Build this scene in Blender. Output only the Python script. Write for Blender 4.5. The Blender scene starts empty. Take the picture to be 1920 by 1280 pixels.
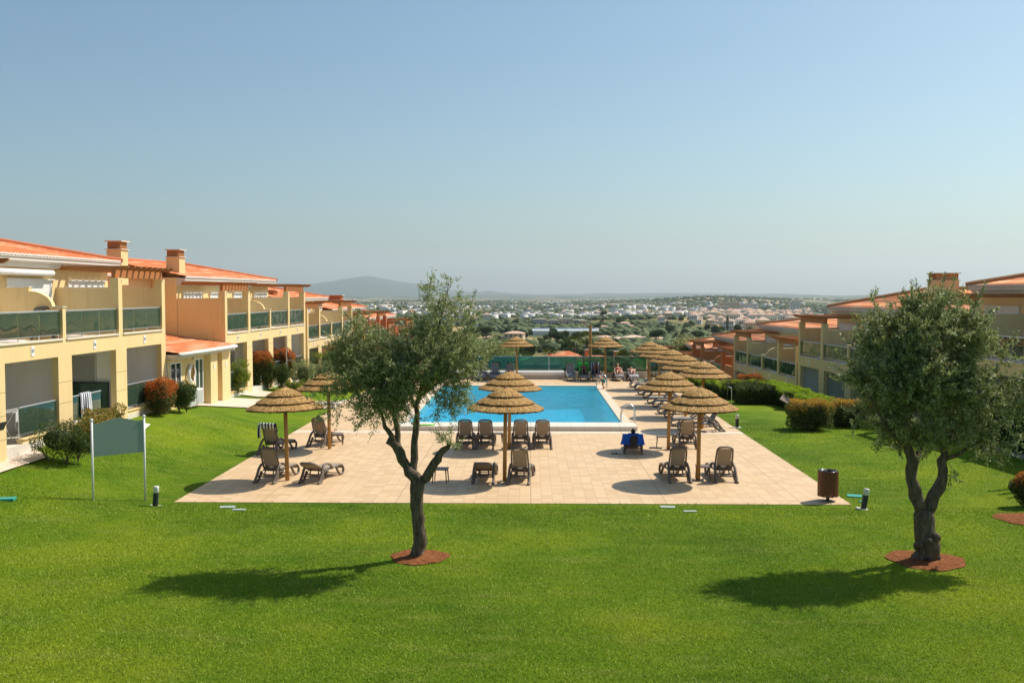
import bpy, bmesh, math, random
import numpy as np
from mathutils import Vector, Matrix
R = math.radians
SC = bpy.context.scene
COL = SC.collection
rnd = random.Random(7)
npr = np.random.RandomState(11)

# ------------------------------------------------------------------ camera
CZ = 6.1
cam_d = bpy.data.cameras.new('camera'); cam = bpy.data.objects.new('camera', cam_d); COL.objects.link(cam)
cam.location = (0, 0, CZ); cam.rotation_euler = (R(90 - 2.76), 0, R(1.07))
cam_d.lens = 35; cam_d.sensor_width = 36; cam_d.clip_start = 0.1; cam_d.clip_end = 60000
SC.camera = cam
SC.render.resolution_x = 1024; SC.render.resolution_y = 682

# ------------------------------------------------------------------ light
SUN_EL, SUN_AZ = 49.7, 56.0          # azimuth from +Y towards +X
sd = Vector((math.sin(R(SUN_AZ)) * math.cos(R(SUN_EL)), math.cos(R(SUN_AZ)) * math.cos(R(SUN_EL)), math.sin(R(SUN_EL))))
sun_d = bpy.data.lights.new('sun', 'SUN'); sun = bpy.data.objects.new('sun', sun_d); COL.objects.link(sun)
sun_d.energy = 4.8; sun_d.angle = R(0.53); sun_d.color = (1.0, 0.93, 0.82)
sun.rotation_euler = sd.to_track_quat('Z', 'Y').to_euler(); sun.location = (30, 20, 60)
W = bpy.data.worlds.new('World'); SC.world = W; W.use_nodes = True
wn = W.node_tree; wn.nodes.clear()
sky = wn.nodes.new('ShaderNodeTexSky'); sky.sky_type = 'NISHITA'; sky.sun_disc = False
sky.sun_elevation = R(SUN_EL); sky.sun_rotation = R(SUN_AZ); sky.altitude = 100
sky.air_density = 1.0; sky.dust_density = 1.9; sky.ozone_density = 1.5
bg = wn.nodes.new('ShaderNodeBackground'); bg.inputs[1].default_value = 0.105
wo = wn.nodes.new('ShaderNodeOutputWorld')
tint = wn.nodes.new('ShaderNodeMix'); tint.data_type = 'RGBA'; tint.blend_type = 'MULTIPLY'; tint.inputs[0].default_value = 1.0; tint.inputs[7].default_value = (.75, .915, .925, 1)
wn.links.new(sky.outputs[0], tint.inputs[6]); wn.links.new(tint.outputs[2], bg.inputs[0]); wn.links.new(bg.outputs[0], wo.inputs[0])
SC.view_settings.view_transform = 'Standard'; SC.view_settings.look = 'None'
SC.view_settings.exposure = 0.25; SC.view_settings.gamma = 1.0; SC.view_settings.use_curve_mapping = False
SC.render.engine = 'CYCLES'
cy = SC.cycles
cy.use_denoising = True; cy.max_bounces = 8; cy.diffuse_bounces = 4; cy.glossy_bounces = 3
cy.transparent_max_bounces = 16; cy.transmission_bounces = 4; cy.volume_bounces = 0
cy.sample_clamp_indirect = 6; cy.caustics_reflective = False; cy.caustics_refractive = False
try: cy.denoiser = 'OPENIMAGEDENOISE'; cy.denoising_prefilter = 'ACCURATE'
except Exception: pass

# ------------------------------------------------------------------ helpers
def sm(a, b, t):
    t = min(1, max(0, (t - a) / (b - a))); return t * t * (3 - 2 * t)
def interp(tab, t):
    return float(np.interp(t, [p[0] for p in tab], [p[1] for p in tab]))
GL = [(-20, .25), (20, .35), (27, .75), (32, 1.15), (41, 1.3), (46, .95), (50, .88), (60, .62), (66, .25), (72, -.4), (80, -1.3), (97, -2.6), (125, -5)]
GR = [(-20, .4), (30, .3), (44, .1), (48, -.5), (60, -1), (66, -2.2), (80, -2.9), (96, -4.3), (125, -7)]
GM = [(-20, 0), (72.1, 0), (72.8, -2.4), (80, -3.2), (90, -4.2), (120, -7)]
def G(X, Y):
    m = interp(GM, Y); l = interp(GL, Y); r = interp(GR, Y)
    tl = (.5 * sm(-10.8, -16.6, X) + .5 * min(1, (-10.8 - X) / 5.8)) if X < -10.8 else 0.0
    tr = sm(13.0, 17.0, X) if X > 13.0 else 0.0
    z = m * (1 - tl) * (1 - tr) + l * tl + r * tr
    if Y < 28.6: z += .12 * (1 - sm(26.8, 28.6, Y))
    return z
TP = [(0, -5), (60, -5.5), (100, -6.6), (250, -13.5), (400, -18), (600, -23), (1000, -27), (2000, -37), (4000, -48), (8000, -52), (30000, -52)]
def hn(x, y):
    return (math.sin(x * 1.3 + 1.7 * math.sin(y * .7)) * math.cos(y * 1.1 + 1.2 * math.sin(x * .9)) + .5 * math.sin(x * 2.9 + y * 2.3 + 1.1) * math.cos(y * 3.1 - x * 1.3))
def T(X, Y):
    D = math.hypot(X, Y); z = interp(TP, D); px = 995 + 1867 * X / max(Y, 1)
    k = min(D, 7000)
    z += .0020 * k * hn(X / (90 + D * .16), Y / (110 + D * .2)) * sm(90, 260, D)
    def hill(pc, pw, dc, dw, h): return h * math.exp(-((px - pc) / pw) ** 2 - ((D - dc) / dw) ** 2)
    z += hill(1330, 170, 4300, 900, 27) + hill(1150, 90, 2500, 500, 13) + hill(730, 90, 2300, 500, 12) + hill(1240, 120, 1300, 250, 4) + hill(1500, 130, 5600, 900, 14)
    return z
def ground(X, Y):
    if Y < 95: return G(X, Y)
    if Y > 125: return T(X, Y)
    t = sm(95, 125, Y); return G(X, Y) * (1 - t) + T(X, Y) * t
_M = cam.rotation_euler.to_matrix()
def ray(px, py): return _M @ Vector(((px - 960) / 1866.7, -(py - 640) / 1866.7, -1))
def at(px, py, z=None):
    """point on the ground (or on the plane z) seen at a photograph pixel"""
    d = ray(px, py)
    if z is not None:
        t = (z - CZ) / d.z; return Vector((d.x * t, d.y * t, z))
    t = 8.0
    while t < 40000:
        p = d * t
        if CZ + p.z < ground(p.x, p.y): break
        t *= 1.004
    lo, hi = t / 1.004, t
    for _ in range(12):
        m = (lo + hi) / 2; p = d * m
        if CZ + p.z < ground(p.x, p.y): hi = m
        else: lo = m
    p = d * hi; return Vector((p.x, p.y, ground(p.x, p.y)))
def atY(px, py, Y):
    d = ray(px, py); t = Y / d.y; return Vector((d.x * t, Y, CZ + d.z * t))

def link(o, parent=None):
    COL.objects.link(o)
    if parent is not None: o.parent = parent
    return o
def tag(o, label=None, cat=None, group=None, kind=None):
    if label: o['label'] = label
    if cat: o['category'] = cat
    if group: o['group'] = group
    if kind: o['kind'] = kind
    return o
def empty(name, loc=(0, 0, 0), rz=0):
    o = bpy.data.objects.new(name, None); o.empty_display_size = .2
    o.location = loc; o.rotation_euler = (0, 0, rz); return link(o)
KIDS = {}
def copy_tree(o, parent=None):
    c = o.copy(); COL.objects.link(c)
    if parent is not None: c.parent = parent
    for ch in list(o.children): copy_tree(ch, c)
    return c

class MB:
    def __init__(s): s.v = []; s.f = []; s.m = []; s.T = None
    def add(s, vs, fs, mi=0):
        b = len(s.v)
        if s.T is not None: vs = [tuple(s.T @ Vector(p)) for p in vs]
        s.v += [tuple(p) for p in vs]; s.f += [tuple(b + i for i in f) for f in fs]; s.m += [mi] * len(fs)
        return s
    def box(s, x0, x1, y0, y1, z0, z1, mi=0):
        if x0 > x1: x0, x1 = x1, x0
        if y0 > y1: y0, y1 = y1, y0
        vs = [(x0, y0, z0), (x1, y0, z0), (x1, y1, z0), (x0, y1, z0), (x0, y0, z1), (x1, y0, z1), (x1, y1, z1), (x0, y1, z1)]
        return s.add(vs, [(3, 2, 1, 0), (4, 5, 6, 7), (0, 1, 5, 4), (1, 2, 6, 5), (2, 3, 7, 6), (3, 0, 4, 7)], mi)
    def prism(s, pts, a, b, axis='y', mi=0):
        """polygon in the plane across axis, extruded a..b"""
        def P(u, w, t):
            return {'y': (u, t, w), 'x': (t, u, w), 'z': (u, w, t)}[axis]
        n = len(pts); vs = [P(u, w, a) for u, w in pts] + [P(u, w, b) for u, w in pts]
        fs = [tuple(range(n)), tuple(range(2 * n - 1, n - 1, -1))] + [(i, i + n, (i + 1) % n + n, (i + 1) % n) for i in range(n)]
        return s.add(vs, fs, mi)
    def tube(s, pts, rad, n=6, mi=0, caps=True, flat=None):
        pts = [Vector(p) for p in pts]; k = len(pts)
        rr = rad if isinstance(rad, (list, tuple)) else [rad] * k
        vs = []; up = None
        for i, p in enumerate(pts):
            d = (pts[min(i + 1, k - 1)] - pts[max(i - 1, 0)])
            d = d.normalized() if d.length > 1e-9 else Vector((0, 0, 1))
            if up is None:
                a = Vector((1, 0, 0)) if abs(d.x) < .8 else Vector((0, 1, 0))
                up = (a - d * a.dot(d)).normalized()
            else: up = (up - d * up.dot(d)).normalized()
            w = d.cross(up)
            for j in range(n):
                t = 2 * math.pi * j / n + (math.pi / n)
                cx, cy_ = math.cos(t), math.sin(t)
                if flat: cx *= flat
                vs.append(p + (up * cx + w * cy_) * rr[i])
        fs = [(i * n + j, i * n + (j + 1) % n, (i + 1) * n + (j + 1) % n, (i + 1) * n + j) for i in range(k - 1) for j in range(n)]
        if caps: fs += [tuple(range(n - 1, -1, -1)), tuple(range((k - 1) * n, k * n))]
        return s.add(vs, fs, mi)
    def lathe(s, prof, n=24, c=(0, 0), mi=0, caps=True):
        vs = []; k = len(prof)
        for r, z in prof:
            for j in range(n):
                t = 2 * math.pi * j / n; vs.append((c[0] + r * math.cos(t), c[1] + r * math.sin(t), z))
        fs = [(i * n + j, i * n + (j + 1) % n, (i + 1) * n + (j + 1) % n, (i + 1) * n + j) for i in range(k - 1) for j in range(n)]
        if caps: fs += [tuple(range(n - 1, -1, -1)), tuple(range((k - 1) * n, k * n))]
        return s.add(vs, fs, mi)
    def build(s, name, mats, parent=None, smooth=False, bevel=0, fix=True, loc=None, rz=0):
        me = bpy.data.meshes.new(name); me.from_pydata(s.v, [], s.f)
        for m in (mats if isinstance(mats, (list, tuple)) else [mats]): me.materials.append(m)
        if any(s.m): me.polygons.foreach_set('material_index', s.m)
        if fix or bevel:
            bm = bmesh.new(); bm.from_mesh(me)
            if fix: bmesh.ops.recalc_face_normals(bm, faces=bm.faces)
            if bevel: bmesh.ops.bevel(bm, geom=[e for e in bm.edges if len(e.link_faces) == 2 and e.calc_face_angle() > .6], offset=bevel, segments=2, affect='EDGES')
            bm.to_mesh(me); bm.free()
        if smooth: me.polygons.foreach_set('use_smooth', [True] * len(me.polygons))
        o = bpy.data.objects.new(name, me); link(o, parent)
        if loc is not None: o.location = loc
        if rz: o.rotation_euler = (0, 0, rz)
        return o

def np_mesh(name, v, f, mats, parent=None, mi=None, smooth=False):
    """v (n,3) float array, f (m,k) int array of equal-sized faces"""
    me = bpy.data.meshes.new(name); v = np.asarray(v, np.float32); f = np.asarray(f, np.int32)
    n, k = f.shape
    me.vertices.add(len(v)); me.vertices.foreach_set('co', v.ravel())
    me.loops.add(n * k); me.loops.foreach_set('vertex_index', f.ravel())
    me.polygons.add(n); me.polygons.foreach_set('loop_start', np.arange(0, n * k, k, dtype=np.int32)); me.polygons.foreach_set('loop_total', np.full(n, k, np.int32))
    for m in (mats if isinstance(mats, (list, tuple)) else [mats]): me.materials.append(m)
    if mi is not None: me.polygons.foreach_set('material_index', np.asarray(mi, np.int32))
    if smooth: me.polygons.foreach_set('use_smooth', np.ones(n, bool))
    me.update(calc_edges=True)
    o = bpy.data.objects.new(name, me); return link(o, parent)

# ------------------------------------------------------------------ materials
class N:
    def __init__(s, name):
        s.mat = bpy.data.materials.new(name); s.mat.use_nodes = True; s.t = s.mat.node_tree; s.t.nodes.clear()
        s.out = s.t.nodes.new('ShaderNodeOutputMaterial')
    def n(s, typ, ins=None, **kw):
        nd = s.t.nodes.new('ShaderNode' + typ)
        for k, v in kw.items(): setattr(nd, k, v)
        for k, v in (ins or {}).items():
            if isinstance(v, bpy.types.NodeSocket): s.t.links.new(v, nd.inputs[k])
            else: nd.inputs[k].default_value = v
        return nd
    def ramp(s, fac, stops, interp='LINEAR'):
        nd = s.t.nodes.new('ShaderNodeValToRGB'); e = nd.color_ramp; e.interpolation = interp
        while len(e.elements) < len(stops): e.elements.new(.5)
        for el, (p, c) in zip(e.elements, stops): el.position = p; el.color = tuple(c) + (1,) if len(c) == 3 else c
        s.t.links.new(fac, nd.inputs[0]); return nd.outputs[0]
    def mix(s, fac, a, b, mode='MIX'):
        nd = s.t.nodes.new('ShaderNodeMix'); nd.data_type = 'RGBA'; nd.blend_type = mode; nd.clamp_result = False
        for i, v in ((0, fac), (6, a), (7, b)):
            if isinstance(v, bpy.types.NodeSocket): s.t.links.new(v, nd.inputs[i])
            elif i == 0: nd.inputs[0].default_value = v
            else: nd.inputs[i].default_value = tuple(v) + (1,)
        return nd.outputs[2]
    def math(s, op, a, b=0.0):
        nd = s.t.nodes.new('ShaderNodeMath'); nd.operation = op
        for i, v in ((0, a), (1, b)):
            if isinstance(v, bpy.types.NodeSocket): s.t.links.new(v, nd.inputs[i])
            else: nd.inputs[i].default_value = v
        return nd.outputs[0]
    def obj(s): return s.n('TexCoord').outputs['Object']
    def pos(s): return s.n('NewGeometry').outputs['Position']
    def noise(s, vec, scale, detail=4, rough=.6, dist=0):
        return s.n('TexNoise', {'Vector': vec, 'Scale': scale, 'Detail': detail, 'Roughness': rough, 'Distortion': dist}).outputs[0]
    def scale(s, vec, sc, rot=(0, 0, 0)):
        return s.n('Mapping', {'Vector': vec, 'Scale': sc, 'Rotation': rot}).outputs[0]
    def bump(s, h, strength=.3, dist=.02):
        return s.n('Bump', {'Height': h, 'Strength': strength, 'Distance': dist}).outputs[0]
    def done(s, sh, vol=False):
        s.t.links.new(sh, s.out.inputs[1 if vol else 0]); return s.mat
    def prin(s, col, rough=.6, normal=None, metal=0, spec=.5, **kw):
        ins = {'Roughness': rough, 'Metallic': metal, 'Specular IOR Level': spec}
        if isinstance(col, bpy.types.NodeSocket): ins['Base Color'] = col
        else: ins['Base Color'] = tuple(col) + (1,)
        if normal is not None: ins['Normal'] = normal
        ins.update(kw); return s.n('BsdfPrincipled', ins).outputs[0]

def plain(name, col, rough=.6, var=.12, scale=3.0, metal=0, bump=0, spec=.4, bscale=40):
    a = N(name); p = a.obj()
    nz = a.noise(p, scale, 5)
    c = a.mix(nz, [x * (1 - var) for x in col], [min(1, x * (1 + var)) for x in col])
    nm = a.bump(a.noise(p, bscale, 3), bump, .01) if bump else None
    return a.done(a.prin(c, rough, nm, metal, spec))
def plaster(name, col, stain=(.5, .42, .3)):
    a = N(name); p = a.pos()
    c = a.mix(a.noise(p, .5, 5), [x * .92 for x in col], [min(1, x * 1.06) for x in col])
    st = a.noise(a.scale(p, (3, 3, .35)), 1.3, 6, .7)
    c = a.mix(a.math('MULTIPLY', a.ramp(st, [(.52, (0, 0, 0)), (.78, (1, 1, 1))]), .42), c, [x * y * 1.4 for x, y in zip(col, stain)])
    return a.done(a.prin(c, .85, a.bump(a.noise(p, 60, 3), .25, .008), spec=.25))
M = {}
YEL = (.81, .60, .30)
M['yellow'] = plaster('yellow_plaster', YEL)
M['cream_trim'] = plaster('cream_trim', (.74, .66, .52))
M['grey_plaster'] = plaster('grey_plaster', (.90, .89, .87))
M['red'] = plaster('terracotta_plaster', (.62, .21, .085))
M['lit_terracotta'] = plaster('lit_terracotta_plaster', (.74, .27, .09))  # terracotta made brighter, putting indirect light into the colour
M['wood'] = plain('pergola_wood', (.43, .155, .04), .55, .25, 6)
M['white'] = plain('white_paint', (.78, .77, .74), .5, .06)
M['louvre'] = plain('louvre_grey', (.55, .54, .51), .5, .06)
M['alu'] = plain('aluminium', (.62, .66, .68), .32, .05, metal=.85)
M['steel'] = plain('stainless_steel', (.66, .68, .7), .18, .04, metal=1)
M['darkmetal'] = plain('dark_metal', (.035, .04, .045), .45, .15)
M['resin'] = plain('taupe_resin', (.165, .128, .098), .5, .1, 8)
M['resin_grey'] = plain('grey_resin', (.20, .18, .16), .5, .1, 8)
M['sling'] = plain('tan_sling_fabric', (.34, .27, .2), .8, .08, 20, bump=.2, bscale=300)
M['sling_grey'] = plain('grey_sling_fabric', (.27, .26, .25), .8, .08, 20, bump=.2, bscale=300)
M['pole'] = plain('parasol_wood', (.45, .24, .07), .55, .3, 5)
M['binwood'] = plain('bin_wood', (.19, .06, .03), .45, .3, 9)
M['soil'] = None
def mk_roof(name='roof_tiles', base=(.57, .145, .05), pale=.4, pt=.70, dk=.35):
    a = N(name); p = a.obj()
    br = a.n('TexBrick', {'Vector': a.scale(p, (1, 1, 1), (0, 0, R(90))), 'Color1': base + (1,), 'Color2': (base[0] * 1.12, base[1] * 1.35, base[2] * 1.4, 1), 'Mortar': (.3, .1, .05, 1), 'Scale': 1.0,
                         'Mortar Size': .0, 'Bias': 0.0, 'Brick Width': .9, 'Row Height': .36}, offset=.37)
    c = br.outputs[0]
    # pale mortar and lichen patches, plus painted tile-edge highlights, along the courses
    q = a.scale(p, (2.8, .75, 1))
    wn_ = a.n('TexWhiteNoise', {'Vector': a.n('VectorMath', {0: q}, operation='FLOOR').outputs[0]}, noise_dimensions='3D').outputs[0]
    c = a.mix(a.ramp(wn_, [(pt - .02, (0, 0, 0)), (pt + .02, (pale,) * 3)]), c, (.82, .50, .30))
    line = a.n('SeparateXYZ', {0: p}).outputs[0]
    fr = a.math('FRACT', a.math('MULTIPLY', line, 1 / .36))
    edge = a.ramp(fr, [(0, (1, 1, 1)), (.16, (0, 0, 0))])
    c = a.mix(a.math('MULTIPLY', a.math('MULTIPLY', edge, a.ramp(a.noise(a.scale(p, (2.8, .9, 1)), 1.2, 3), [(.42, (0, 0, 0)), (.52, (1, 1, 1))])), .8), c, (.85, .56, .38))
    c = a.mix(a.math('MULTIPLY', a.noise(p, .8, 5), dk), c, (.42, .13, .055))
    return a.done(a.prin(c, .85, spec=.2))
M['roof'] = mk_roof()
M['roof_pale'] = mk_roof('brightened_roof_tiles', (.82, .27, .11), .5, .66, .12)  # tile colour brightened to paint stronger sun onto the low-side roofs
M['tile_pale'] = plain('pale_mortar', (.66, .56, .48), .9, .2, 5)
M['tile_red'] = plain('terracotta_tile', (.55, .17, .07), .85, .25, 3)
def mk_glass(name, tint, wav=1.0, gl=1.0):
    a = N(name); p = a.obj()
    h = a.noise(a.scale(p, (1, 1, .8)), 1.1, 1)
    nm = a.bump(h, .16 * wav, .05)
    tr = a.n('BsdfTransparent', {0: tint + (1,)}).outputs[0]
    g = a.n('BsdfGlossy', {'Color': (.9, .97, .93, 1), 'Roughness': .01, 'Normal': nm}).outputs[0]
    fr = a.math('MULTIPLY', a.n('Fresnel', {'IOR': 1.6, 'Normal': nm}).outputs[0], gl)
    dif = a.n('BsdfDiffuse', {0: (.12 * tint[0] / .2, .25 * tint[1] / .46, .16 * tint[2] / .36, 1)}).outputs[0]  # diffuse green paints reflected greenery into the tinted glass
    tr = a.n('MixShader', {0: .22, 1: tr, 2: dif}).outputs[0]
    return a.done(a.n('MixShader', {0: fr, 1: tr, 2: g}).outputs[0])
M['glass'] = mk_glass('green_tinted_glass', (.27, .54, .43), 1.0, 1.15)
M['fence_glass'] = mk_glass('fence_glass', (.20, .52, .42), .3, 1.0)
a = N('window_glass'); M['window'] = a.done(a.prin((.02, .025, .03), .05, spec=.8))

# ------------------------------------------------------------------ lawn / deck / pool
def lawn_color(a, p):
    big = a.noise(p, .16, 4, .6); mid = a.noise(a.scale(p, (1, 1.6, 1), (0, 0, .5)), .8, 4, .6); fine = a.noise(p, 9, 4, .7)
    c = a.ramp(big, [(.34, (.060, .150, .006)), (.5, (.155, .275, .009)), (.63, (.34, .41, .016))])
    c = a.mix(a.ramp(mid, [(.35, (0, 0, 0)), (.75, (.7, .7, .7))]), c, (.25, .34, .015))
    c = a.mix(a.ramp(a.noise(a.scale(p, (.5, 1.8, 1), (0, 0, -.35)), 1.1, 5, .65), [(.52, (0, 0, 0)), (.74, (.65, .65, .65))]), c, (.34, .36, .07))
    c = a.mix(a.math('MULTIPLY', fine, .4), c, (.06, .14, .008))
    return c
a = N('lawn_turf'); p = a.pos()
M['lawn'] = a.done(a.prin(lawn_color(a, p), .9, a.bump(a.noise(a.scale(p, (1, 1, 1)), 26, 6, .75), 1.0, .10), spec=.1))
a = N('grass_blade'); p = a.pos()
ri = a.n('NewGeometry').outputs['Random Per Island']
c = a.mix(a.math('MULTIPLY', ri, .55), lawn_color(a, p), (.50, .62, .05))
c = a.mix(a.ramp(ri, [(.93, (0, 0, 0)), (.97, (.6, .6, .6))]), c, (.42, .38, .16))
M['blade'] = a.done(a.n('MixShader', {0: .3, 1: a.prin(c, .6, spec=.25), 2: a.n('BsdfTranslucent', {0: c}).outputs[0]}).outputs[0])
DX0, DX1, DY0, DY1 = -10.45, 9.3, 28.75, 72.0
PX0, PX1, PY0, PY1 = -5.8, 4.3, 45.5, 65.8
def grid_mesh(name, xs, ys, fz, mat, skip=None):
    v = np.array([(x, y, fz(x, y)) for y in ys for x in xs]); nx = len(xs); f = []
    for j in range(len(ys) - 1):
        for i in range(nx - 1):
            if skip and skip((xs[i] + xs[i + 1]) / 2, (ys[j] + ys[j + 1]) / 2): continue
            f.append((j * nx + i, j * nx + i + 1, (j + 1) * nx + i + 1, (j + 1) * nx + i))
    return np_mesh(name, v, np.array(f), mat, smooth=True)
xs = sorted(set(list(np.arange(-30, 30.1, .75)) + [DX0 + .3, DX1 - .3, PX0, PX1]))
ys = sorted(set(list(np.arange(-10, 72.1, .75)) + [DY0 + .3, 72.1, PY0, PY1]))
def inner(x, y): return (DX0 + .3 < x < DX1 - .3) and (DY0 + .3 < y < 72.1)
def lawn_z(x, y):
    return G(x, y) - .02
o = grid_mesh('lawn', xs, ys, lawn_z, M['lawn'], inner); tag(o, kind='structure')
o['label'] = 'mown green lawn around the pool deck'
def mk_tiles(name, c1, c2, gr, w=.33, h=.33, rot=0):
    a = N(name); p = a.pos()
    br = a.n('TexBrick', {'Vector': a.scale(p, (1, 1, 1), (0, 0, rot)), 'Color1': c1 + (1,), 'Color2': c2 + (1,), 'Mortar': gr + (1,), 'Scale': 1.0, 'Mortar Size': .009, 'Mortar Smooth': .3, 'Bias': 0.0,
                         'Brick Width': w, 'Row Height': h}, offset=0.0)
    c = a.mix(a.math('MULTIPLY', a.noise(p, .35, 5, .65), .5), br.outputs[0], [x * .86 for x in c2])
    blot = a.noise(a.scale(p, (2.2, 6, 1)), .9, 5, .6)
    c = a.mix(a.ramp(blot, [(.5, (0, 0, 0)), (.72, (.6, .6, .6))]), c, (c1[0] * 1.0, c1[1] * .82, c1[2] * .68))
    # wide expansion joints
    sx = a.n('SeparateXYZ', {0: p})
    j1 = a.math('LESS_THAN', a.math('FRACT', a.math('MULTIPLY', sx.outputs[1], 1 / 4.95)), .004)
    j2 = a.math('LESS_THAN', a.math('FRACT', a.math('MULTIPLY', sx.outputs[0], 1 / 3.96)), .006)
    c = a.mix(a.math('MULTIPLY', a.math('MAXIMUM', j1, j2), .55), c, (.25, .17, .1))
    return a.done(a.prin(c, .6, a.bump(br.outputs[1], -.2, .004), spec=.35))
M['deck'] = mk_tiles('deck_tiles', (.73, .53, .32), (.58, .40, .225), (.44, .30, .18))
M['coping'] = mk_tiles('pale_stone', (.76, .70, .60), (.72, .66, .56), (.5, .45, .38), .6, .6)
M['border'] = mk_tiles('deck_border_stone', (.76, .62, .47), (.73, .58, .43), (.5, .38, .28), .5, .5)
b = MB()
b.box(DX0, DX1, DY0, PY0 - 1.5, -.25, 0); b.box(DX0, PX0 - .45, PY0 - 1.5, PY1 + .45, -.25, 0)
b.box(PX1 + .45, DX1, PY0 - 1.5, PY1 + .45, -.25, 0); b.box(DX0, DX1, PY1 + .45, DY1, -.25, 0)
o = b.build('pool_deck', M['deck']); tag(o, 'beige tiled deck around the swimming pool', kind='structure')
b = MB(); b.box(PX0 - .45, PX0, PY0, PY1 + .45, -.25, .004); b.box(PX1, PX1 + .45, PY0, PY1 + .45, -.25, .004)
b.box(PX0, PX1, PY1, PY1 + .45, -.25, .004); b.box(DX0 + .002, DX1 - .002, PY0 - 2.35, PY0 - 1.5, 0.0, .006)
o = b.build('pool_edging', M['border']); tag(o, 'pale stone edging strip around the pool', kind='structure')
b = MB(); b.box(PX0 - .3, PX1 + .45, PY0 - 1.5, PY0, -.25, .2)
o = b.build('pool_coping', M['coping'], bevel=.012); tag(o, 'raised white coping at the near end of the pool', kind='structure')
a = N('pool_mosaic'); p = a.pos()
br = a.n('TexBrick', {'Vector': p, 'Color1': (.05, .66, .86, 1), 'Color2': (.03, .56, .80, 1), 'Mortar': (.25, .65, .75, 1), 'Scale': 1.0, 'Mortar Size': .004, 'Brick Width': .05, 'Row Height': .05}, offset=0)
vor = a.n('TexVoronoi', {'Vector': a.n('VectorMath', {0: p, 1: a.n('TexNoise', {'Vector': p, 'Scale': 1.5}).outputs[1]}, operation='ADD').outputs[0], 'Scale': 2.2}, feature='DISTANCE_TO_EDGE')
M['mosaic'] = a.done(a.prin(a.mix(a.noise(p, .3, 3), br.outputs[0], (.02, .50, .76)), .4))
b = MB(); b.add([(PX0, PY0, -1.5), (PX1, PY0, -1.5), (PX1, PY1, -1.5), (PX0, PY1, -1.5)], [(0, 1, 2, 3)])
b.box(PX0 - .1, PX0 - .002, PY0, PY1, -1.6, -.012); b.box(PX1 + .002, PX1 + .1, PY0, PY1, -1.6, -.012); b.box(PX0, PX1, PY1 + .002, PY1 + .1, -1.6, -.012); b.box(PX0, PX1, PY0 - .1, PY0 - .002, -1.6, -.012)
o = b.build('pool_basin', M['mosaic']); tag(o, 'blue mosaic basin of the swimming pool', kind='structure')
a = N('pool_water'); p = a.pos()
h = a.math('ADD', a.noise(a.scale(p, (1, 2.2, 1)), 2.2, 4, .6), a.math('MULTIPLY', a.noise(a.scale(p, (1, 2.5, 1)), 7, 3), .35))
nm = a.bump(h, .45, .06)
fr = a.n('Fresnel', {'IOR': 1.33, 'Normal': nm}).outputs[0]
tr = a.n('BsdfTransparent', {0: (.22, .84, .97, 1)}).outputs[0]
body = a.prin(a.mix(a.ramp(a.noise(a.scale(p, (.8, 2.6, 1)), 2.2, 6, .72, 1.0), [(.36, (0, 0, 0)), (.64, (1, 1, 1))]), (.0, .30, .52), (.03, .82, .94)), .5, nm)  # ripple light and dark reflections painted as streaks in the water colour
under = a.n('MixShader', {0: .38, 1: tr, 2: body}).outputs[0]
M['water'] = a.done(a.n('MixShader', {0: a.math('MULTIPLY', fr, .38), 1: under, 2: a.n('BsdfGlossy', {'Color': (1, 1, 1, 1), 'Roughness': .03, 'Normal': nm}).outputs[0]}).outputs[0])
b = MB(); b.add([(PX0, PY0, -.04), (PX1, PY0, -.04), (PX1, PY1, -.04), (PX0, PY1, -.04)], [(0, 1, 2, 3)])
o = b.build('pool_water', M['water'], fix=False); tag(o, 'turquoise rippled water of the swimming pool', kind='structure')

def sheet(name, pts, mat, dz=.03, n=24, label=None, thick=.0):
    """a paved strip that follows the ground: quad given by four plan corners"""
    A, B, C_, D_ = [Vector(p) for p in pts]
    v = []; f = []
    for j in range(n + 1):
        for i in range(n + 1):
            u, w = i / n, j / n; q = (A * (1 - u) + B * u) * (1 - w) + (D_ * (1 - u) + C_ * u) * w
            v.append((q.x, q.y, ground(q.x, q.y) + dz))
    for j in range(n):
        for i in range(n): f.append((j * (n + 1) + i, j * (n + 1) + i + 1, (j + 1) * (n + 1) + i + 1, (j + 1) * (n + 1) + i))
    o = np_mesh(name, np.array(v), np.array(f), mat); tag(o, label, kind='structure'); return o
M['path'] = mk_tiles('path_paving', (.72, .60, .48), (.66, .54, .43), (.5, .4, .32), .4, .4)
sheet('path', [(-16.9, 44.6), (DX0, 52.6), (DX0, 56.6), (-16.5, 49.4)], M['path'], label='paved path from the changing house to the pool deck')
_p, _q = at(92, 857), at(0, 887)
sheet('patio', [(_q.x + (_q.x - _p.x) * 1.5 - 3, 20), (_q.x + (_q.x - _p.x) * 1.5, _q.y + (_q.y - _p.y) * 1.5), (_p.x, _p.y), (-18.5, 33.5)], M['path'], .03, label='pale paved patio in front of the nearest flat')
sheet('patio', [(-17.2, 36.4), (-14.6, 36.8), (-14.9, 38.6), (-17.2, 38.4)], M['coping'], .035, 12, label='small paved patio beside the red-tipped bush')
sheet('patio', [(-16.9, 52.2), (-14.6, 52.8), (-13.2, 56), (-16.7, 55.6)], M['path'], .035, 12, label='small paved patio before the second row')
sheet('patio', [(-16.6, 60.2), (-13.6, 61), (-12.2, 65), (-16.4, 64.6)], M['path'], .035, 12, label='small paved patio by the tall hedge')
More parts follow.
